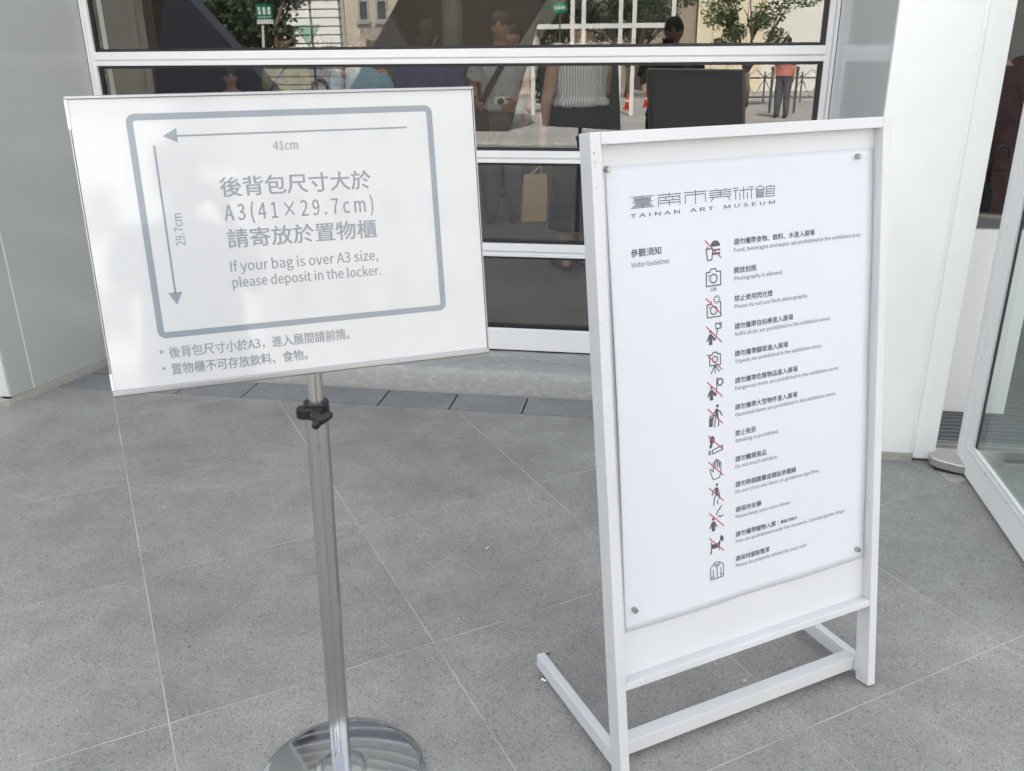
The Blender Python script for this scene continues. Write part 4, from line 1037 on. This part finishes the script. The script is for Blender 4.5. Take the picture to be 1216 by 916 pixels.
person('visitor with black hair standing far back in grey top, right of the pair', (-4.33, 11.3, 0), PI-0.2, 1.64, shirt='trgrey', lowmat='black', group=LOB)
r_, W_ = person('long haired woman in olive yellow top with navy satchel', (-3.50, 8.1, 0), PI-0.2, 1.66, shirt='olive', lowmat='greyc', hair='long', skin='skin2', group=LOB)
strap(r_, W_, [(-.10, .08, 1.42), (.0, .13, 1.28), (.12, .13, 1.14)], .03, 'navy'); pouch(r_, W_, (.14, .12, 1.05), .09, .04, .09, 'navy', 'satchel')
r_, W_ = person('child in beige top with pale blue bag by the left window edge', (-4.0, 8.0, 0), PI+0.5, 1.34, shirt='beige', lowmat='greyc', skin='skin', group=LOB)
pouch(r_, W_, (-.16, .10, 1.10), .05, .05, .16, 'ltblue')
# woman in maroon in the doorway with an umbrella
r_, W_ = person('woman in long maroon dress with long black hair beyond the open doorway', (1.80, 5.0, 0), 0.35, 1.68, shirt='maroon', lower='skirt', lowmat='maroon', hair='long', group=None, skirt_z=0.14, sleeve=0.9, build=1.08,
    arms={-1: ((-.215, .0, 1.12), (-.215, .10, 0.90), 0.9, None)})
um = thing('umbrella', 'black umbrella with curved handle beside the woman in maroon', 'umbrella', (1.62, 4.78, 0.3))
mb = MB(); pts = []
hx, hy, hz = 1.645, 4.78, 0.985
for i in range(13):
    a_ = PI*1.15*i/12; pts.append((hx+0.038*(1-math.cos(a_))-0.076+0.038, hy, hz+0.038*math.sin(a_)))
pts = [(pts[0][0]-.004, hy, hz-.16)]+pts
mb.tube(pts, 0.0075, 12, up=(0, 1, 0)).build('curved_handle', M['gask'], um, smooth=True)
MB().tube([(pts[0][0], hy, .84), (pts[0][0]-.003, hy, .80), (pts[0][0]-.012, hy, .60), (pts[0][0]-.03, hy, .24)], [.012, .034, .040, .010], 14).build('folded_canopy', M['black'], um, smooth=True)
# the person who takes the photograph, mirrored in the window
r_, W_ = person('person in dark floral shirt holding up a phone, facing the museum window', (0.02, -0.30, 0), 0.0, 1.70, shirt='floral', lowmat='black', hair='short', hairmat='hair', skin='skin2', build=1.12, sleeve=0.5,
    arms={-1: ((-.25, .03, 1.20), (-.115, .235, 1.42), 0.9, None), 1: ((.24, .03, 1.18), (.055, .235, 1.42), 0.9, None)})
ph = thing('smartphone', 'dark smartphone held up by the person in the floral shirt', 'phone', (0, -0.03, 1.5))
back_ = -fw
mb = MB().box((-.075, -.038, -.004), (.020, .038, .004)); 
mm_ = Matrix((rr, -dd, -fw)).transposed()
mb.map(lambda p: Vector((0, 0, 1.5))-fw*0.035+mm_@Vector((p.x, p.y, p.z))); mb.build('phone_body', M['gask'], ph, bevel=.002)

# ================================================================== ACROSS THE PLAZA (seen as reflections)
def blockb(label, x0, x1, y, h, mt, wins=(), depth=8, name='building'):
    t = thing(name, label, 'building', ((x0+x1)/2, y, 0))
    MB().box((x0, y-depth, 0), (x1, y, h)).build('wall', M[mt], t)
    MB().box((x0-.15, y-depth-.1, h), (x1+.15, y+.18, h+.35)).build('roof_parapet', M[mt], t)
    for (wx, wz, ww, wh) in wins:
        fr = MB(); f_ = .07
        fr.box((wx, y+.002, wz), (wx+ww, y+.06, wz+f_)); fr.box((wx, y+.002, wz+wh-f_), (wx+ww, y+.06, wz+wh)); fr.box((wx, y+.002, wz+f_), (wx+f_, y+.06, wz+wh-f_)); fr.box((wx+ww-f_, y+.002, wz+f_), (wx+ww, y+.06, wz+wh-f_))
        fr.box((wx-.06, y+.002, wz-.10), (wx+ww+.06, y+.12, wz-.002))
        wn = fr.build('window', M['winfr'], t)
        p = MB().box((wx+f_, y+.004, wz+f_), (wx+ww-f_, y+.02, wz+wh-f_)).build('glass_pane', M['farglass'], None, rootloc=t.location); p.parent = wn; p.location = (0, 0, 0)
    return t
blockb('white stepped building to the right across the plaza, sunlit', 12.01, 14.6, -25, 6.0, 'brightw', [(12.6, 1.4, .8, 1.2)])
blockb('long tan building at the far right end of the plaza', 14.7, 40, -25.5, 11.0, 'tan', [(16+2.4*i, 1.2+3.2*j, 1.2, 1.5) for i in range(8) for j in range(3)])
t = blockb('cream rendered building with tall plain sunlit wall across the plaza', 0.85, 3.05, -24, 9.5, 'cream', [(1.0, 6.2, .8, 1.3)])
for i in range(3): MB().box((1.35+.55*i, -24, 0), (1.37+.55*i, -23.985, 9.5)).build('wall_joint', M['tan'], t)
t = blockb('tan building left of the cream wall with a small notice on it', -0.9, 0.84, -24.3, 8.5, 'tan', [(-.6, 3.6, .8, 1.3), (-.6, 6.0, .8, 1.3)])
MB().box((-.30, -24.298, 1.75), (-.02, -24.25, 2.15)).build('notice', M['winfr'], t)
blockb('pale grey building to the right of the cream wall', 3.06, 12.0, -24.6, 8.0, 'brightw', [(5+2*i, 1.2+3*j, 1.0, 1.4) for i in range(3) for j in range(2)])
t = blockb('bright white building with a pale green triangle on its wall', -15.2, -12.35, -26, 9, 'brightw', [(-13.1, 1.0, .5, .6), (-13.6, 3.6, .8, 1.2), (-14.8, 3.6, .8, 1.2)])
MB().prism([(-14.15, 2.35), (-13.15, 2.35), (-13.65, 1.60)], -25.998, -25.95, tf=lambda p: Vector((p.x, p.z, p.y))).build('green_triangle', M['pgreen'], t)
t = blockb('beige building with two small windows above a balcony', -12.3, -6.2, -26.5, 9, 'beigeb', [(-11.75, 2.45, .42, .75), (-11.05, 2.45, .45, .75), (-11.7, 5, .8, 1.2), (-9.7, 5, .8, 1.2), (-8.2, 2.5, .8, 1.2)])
MB().box((-11.5, -26.49, 1.78), (-9.6, -25.7, 1.92)).build('balcony_slab', M['tan'], t)
for i in range(20): MB().box((-11.45+.093*i, -25.74, 1.92), (-11.42+.093*i, -25.71, 2.25)).build('baluster', M['fence'], t)
blockb('grey concrete building behind the white posts and trees', -6.1, -1.0, -27, 7.5, 'tan', [(-5.4+1.5*i, 2.6+2.6*j, .9, 1.2) for i in range(3) for j in range(2)])
# slanted museum wing behind the camera, to the left: brown leaning wall
wg = thing('leaning_wall', 'brown leaning wall of the museum wing across the forecourt', 'wall', (-4.5, -9, 0))
MB().prism([(-6.6, 0), (-3.0, 0), (-2.4, 2.1), (-2.4, 5.5), (-3.2, 5.5), (-4.9, 2.5)], -9.4, -9.0, tf=lambda p: Vector((p.x, p.z, p.y))).build('wall_slab', M['brownw'], wg)
lw = thing('slate_wedge_wall', 'slate blue leaning wall slab reflected at the left of the window', 'wall', (-6, -4, 0))
MB().prism([(-7.5, 0), (-4.55, 0), (-6.41, 2.05), (-6.75, 2.5)], -4.3, -4.0, tf=lambda p: Vector((p.x, p.z, p.y))).build('wall_slab', M['wedge'], lw)
dw = thing('dark_wing_wall', 'dark brown wall of the museum wing reflected at the far left of the window', 'wall', (-9.5, -5, 0))
MB().box((-13.0, -5.6, 0), (-7.75, -5.2, 6)).build('wall_slab', M['brownw'], dw)
# white frame of posts with a rail
tf_ = thing('white_post_frame', 'white steel posts joined by a rail at head height across the plaza', 'frame', (-1.5, -13, 0))
for x in (-3.08, -2.19, -1.94, -1.12, -0.82, 0.03):
    MB().box((x-.045, -13.045, 0), (x+.045, -12.955, 3.4)).build('post', M['swhite'], tf_)
MB().box((-3.03, -13.03, 1.86), (-.01, -12.97, 1.96)).build('rail', M['swhite'], tf_)
MB().box((-3.13, -13.05, 3.4), (.08, -12.95, 3.5)).build('rail', M['swhite'], tf_)
# horizontal bar railing
rl = thing('bar_railing', 'tall railing of thin horizontal grey bars before the white building', 'railing', (-7.0, -9.6, 0))
for z in [0.2+0.155*i for i in range(17)]: MB().tube([(-8.3, -9.6, z), (-6.35, -9.6, z)], 0.012, 8).build('bar', M['fence'], rl)
for x in (-8.28, -8.1, -7.0, -6.4): MB().box((x-.02, -9.63, 0), (x+.02, -9.615, 2.75)).build('upright', M['winfr'], rl)
# bus stop sign
bsn = thing('green_sign', 'small green sign with white marks on a white pole', 'sign', (-6.0, -4.9, 0))
MB().tube([(-6.02, -4.92, 0), (-5.86, -4.92, 2.1)], .02, 12).build('pole', M['swhite'], bsn)
MB().box((-5.95, -4.90, 1.90), (-5.70, -4.885, 2.10)).build('sign_plate', M['sgreen'], bsn)
MB().box((-5.95, -4.901, 1.84), (-5.70, -4.886, 1.899)).build('sign_plate', M['swhite'], bsn)
q = MB()
for i in range(3): q.box((-5.92+.075*i, -4.885, 1.965), (-5.875+.075*i, -4.882, 2.065))
for i in range(5): q.box((-5.92+.042*i, -4.885, 1.92), (-5.90+.042*i, -4.882, 1.945))
q.build('sign_marks', M['swhite'], bsn)
ov = thing('oval_sign', 'green and white oval sign on a thin post near the white posts', 'sign', (-2.3, -11.6, 0))
MB().tube([(-2.31, -11.6, 0), (-2.31, -11.6, 2.3)], .018, 10).build('pole', M['fence'], ov)
MB().prism([(-2.31+.16*math.cos(2*PI*i/24), 2.24+.11*math.sin(2*PI*i/24)) for i in range(24)], -11.595, -11.57, tf=lambda p: Vector((p.x, p.z, p.y))).build('sign_plate', M['sgreen'], ov)
q = MB()
for i in range(5): q.box((-2.42+.048*i, -11.57, 2.21), (-2.395+.048*i, -11.567, 2.28))
q.build('sign_marks', M['swhite'], ov)

# trees
def leafcloud(mb, c, rx, ry, rz, n, s, mi=0, rng=random):
    for _ in range(n):
        while True:
            u = Vector((rng.uniform(-1, 1), rng.uniform(-1, 1), rng.uniform(-1, 1)))
            if u.length < 1: break
        p = Vector(c)+Vector((u.x*rx, u.y*ry, u.z*rz))
        a = Vector((rng.gauss(0, 1), rng.gauss(0, 1), rng.gauss(0, .6))).normalized(); b = a.cross(Vector((rng.gauss(0, 1), rng.gauss(0, 1), rng.gauss(0, 1)))).normalized()
        L_ = s*rng.uniform(.6, 1.3)
        mb.add([p-a*L_, p+b*L_*.45, p+a*L_, p-b*L_*.45], [(0, 1, 2, 3)], mi)
def tree(label, x, y, h, spread, n, leaf, seed, trunk=.09, clumps=14, group='street trees across the plaza'):
    rng = random.Random(seed)
    t = thing('street_tree', label, 'tree', (x, y, 0), group)
    tb = MB(); lf = MB()
    f0 = h*.26
    tb.tube([(x, y, 0), (x+.03, y, f0*.5), (x-.02, y, f0)], [trunk*1.2, trunk, trunk*.85], 10)
    ends = []
    for i in range(5):
        a = 2*PI*i/5+rng.uniform(-.3, .3); r1 = spread*.35; 
        p1 = Vector((x+r1*math.cos(a), y+r1*math.sin(a), f0+h*.22)); p2 = Vector((x+spread*.8*math.cos(a+.2), y+spread*.8*math.sin(a+.2), f0+h*rng.uniform(.38, .6)))
        tb.tube([(x-.02, y, f0-.05), p1, p2], [trunk*.6, trunk*.4, trunk*.12], 8); ends += [p1, p2]
        for _ in range(2):
            e = p1+Vector((rng.uniform(-1, 1)*spread*.5, rng.uniform(-1, 1)*spread*.5, rng.uniform(.1, .35)*h)); tb.tube([p1, (p1+e)/2+Vector((0, 0, .05*h)), e], [trunk*.3, trunk*.18, trunk*.06], 6); ends.append(e)
    tb.build('trunk', M['bark'], t, smooth=True)
    for i in range(clumps):
        c_ = ends[i % len(ends)]+Vector((rng.uniform(-.2, .2), rng.uniform(-.2, .2), rng.uniform(-.1, .35)))*spread
        r1 = spread*rng.uniform(.22, .40); leafcloud(lf, c_, r1, r1, r1*.75, 2*n//clumps, .052, 0, rng)
    lf.build('crown', M[leaf], t)
    return t
tree('slender young tree with sparse leaves before the cream wall', 1.95, -16.2, 3.3, 1.25, 2100, 'leaf', 5, .075, 14)
tree('dense dark tree behind the white posts, left one', -3.3, -19.5, 3.4, 1.6, 4600, 'leaf2', 6, .13, 20)
tree('dense dark tree behind the white posts, right one', -1.2, -20.5, 3.4, 1.6, 4600, 'leaf2', 7, .13, 20)
tree('big dark tree beside the green sign', -7.9, -8.3, 2.9, 1.3, 5200, 'leaf2', 8, .16, 22)
tree('big dark tree farther left along the plaza', -9.6, -10.5, 3.2, 1.6, 5200, 'leaf2', 11, .16, 22)
sb = thing('round_shrub', 'pale green round shrub below the white posts', 'plant', (-3.0, -14.2, 0)); q = MB(); leafcloud(q, (-3.0, -14.2, .75), .35, .35, .6, 900, .06, 0, random.Random(2)); q.build('foliage', M['leaf'], sb)
MB().tube([(-3.0, -14.2, 0), (-3.0, -14.2, .6)], .03, 8).build('stem', M['bark'], sb)
# low fence with diamond pattern
fn_ = thing('ornamental_fence', 'low grey fence with a row of diamonds before the cream wall', 'fence', (2.5, -18, 0))
for z in (.12, .62): MB().box((.6, -18.02, z), (5.6, -17.98, z+.04)).build('rail', M['fence'], fn_)
for i in range(11): MB().box((.6+.49*i, -18.03, 0), (.64+.49*i, -17.97, .80)).build('post', M['fence'], fn_)
for i in range(10):
    x = .62+.49*i; c_ = (x+.245, -18, .62)
    MB().tube([(x, -18, .64), (x+.245, -18, .86), (x+.49, -18, .64)], .014, 6).build('diamond', M['fence'], fn_)
    MB().tube([(x, -18, .62), (x+.245, -18, .16), (x+.49, -18, .62)], .014, 6).build('diamond', M['fence'], fn_)
def cone(x, y, label, q=0.62):
    t = thing('traffic_cone', label, 'traffic cone', (x, y, 0), 'traffic cones on the plaza')
    MB().box((x-.17*q, y-.17*q, 0), (x+.17*q, y+.17*q, .03)).build('base', M['cone'], t)
    MB().lathe([(.12*q, .03), (.075*q, .32*q), (.03*q, .62*q), (.025*q, .64*q)], x, y, 20).build('body', M['cone'], t, smooth=True)
    MB().lathe([(.088*q, .28*q), (.070*q, .36*q)], x, y, 20).build('stripe', M['swhite'], t, smooth=True)
cone(-1.0, -15.2, 'red traffic cone between the white posts, nearest the shrub'); cone(-.55, -16.2, 'red traffic cone right of the white posts'); cone(1.35, -13.6, 'red traffic cone near the slender tree')
# thin bollards
for x, nm in ((2.35, 'thin dark bollard left of the pedestrian'), (2.9, 'thin dark bollard right of the pedestrian')):
    t = thing('bollard', nm, 'bollard', (x, -14, 0), 'bollards on the plaza'); MB().tube([(x, -14, 0), (x, -14, .95)], .03, 12).build('pole', M['fence'], t); MB().lathe([(.045, .95), (.05, .99), (.02, 1.02)], x, -14, 14).build('cap', M['fence'], t)
person('pedestrian in coral top walking across the plaza', (2.45, -12.6, 0), 0.4, 1.62, shirt='coral', lowmat='trgrey', hair='long')
# parked car
car = thing('parked_car', 'silver car parked across the plaza before the white building', 'car', (-12.2, -20.5, 0))
prof = [(-2.1, .28), (-2.15, .62), (-1.95, .80), (-1.35, .90), (-.75, 1.36), (.75, 1.40), (1.45, .96), (2.0, .86), (2.12, .60), (2.08, .28)]
def cxf(p): return Vector((-12.2+p.x, -20.5+p.z, p.y))
MB().prism(prof, -.82, .82, tf=cxf).build('body', M['carp'], car, bevel=.05, seg=3)
MB().prism([(-1.22, .92), (-.72, 1.30), (0.0, 1.33), (.0, .92)], .822, .83, tf=cxf).build('side_window', M['farglass'], car)
MB().prism([(.06, .92), (.06, 1.33), (.72, 1.33), (1.30, .96)], .822, .83, tf=cxf).build('side_window', M['farglass'], car)
for x in (-1.35, 1.35):
    wq = MB().tube([(-12.2+x, -19.72, .31), (-12.2+x, -19.62, .31)], .31, 24).build('wheel', M['tyre'], car, bevel=.03)
    rm = MB().tube([(-12.2+x, -19.63, .31), (-12.2+x, -19.61, .31)], .19, 16).build('rim', M['carp'], None, rootloc=car.location); rm.parent = wq; rm.location = (0, 0, 0)
MB().box((-14.33, -20.0, .62), (-14.2, -19.75, .74)).build('headlight', M['swhite'], car); MB().box((-10.2, -20.0, .66), (-10.06, -19.75, .78)).build('tail_lamp', M['lamp'], car)

# small litter on the paving
def scrap(name, label, cat, x, y, s_, mt, ang):
    q = MB(); cs_, sn_ = math.cos(ang), math.sin(ang); pts = []
    for i in range(7):
        t_ = -1+2*i/6; w_ = (1-t_*t_)**.5*.32
        pts.append((t_, w_, .25*t_*t_)); pts.append((t_, -w_, .25*t_*t_))
    vs = [(x+s_*(p[0]*cs_-p[1]*sn_), y+s_*(p[0]*sn_+p[1]*cs_), .0012+s_*p[2]+.002*(k_ % 2)) for k_, p in enumerate(pts)]
    q.add(vs, [(2*i, 2*i+1, 2*i+3, 2*i+2) for i in range(6)])
    o = q.build(name, mt, None, rootloc=(x, y, 0)); so_ = o.modifiers.new('thickness', 'SOLIDIFY'); so_.thickness = .0006
    return tag(o, label, cat)
scrap('leaf_scrap', 'tiny dark dry leaf scrap on the paving left of the white sign foot', 'leaf', -0.238, 1.882, .0095, M['leafdry'], .4)
scrap('paper_scrap', 'tiny white scrap on the paving between the two signs', 'scrap', -0.497, 2.368, .010, M['swhite'], 1.2)
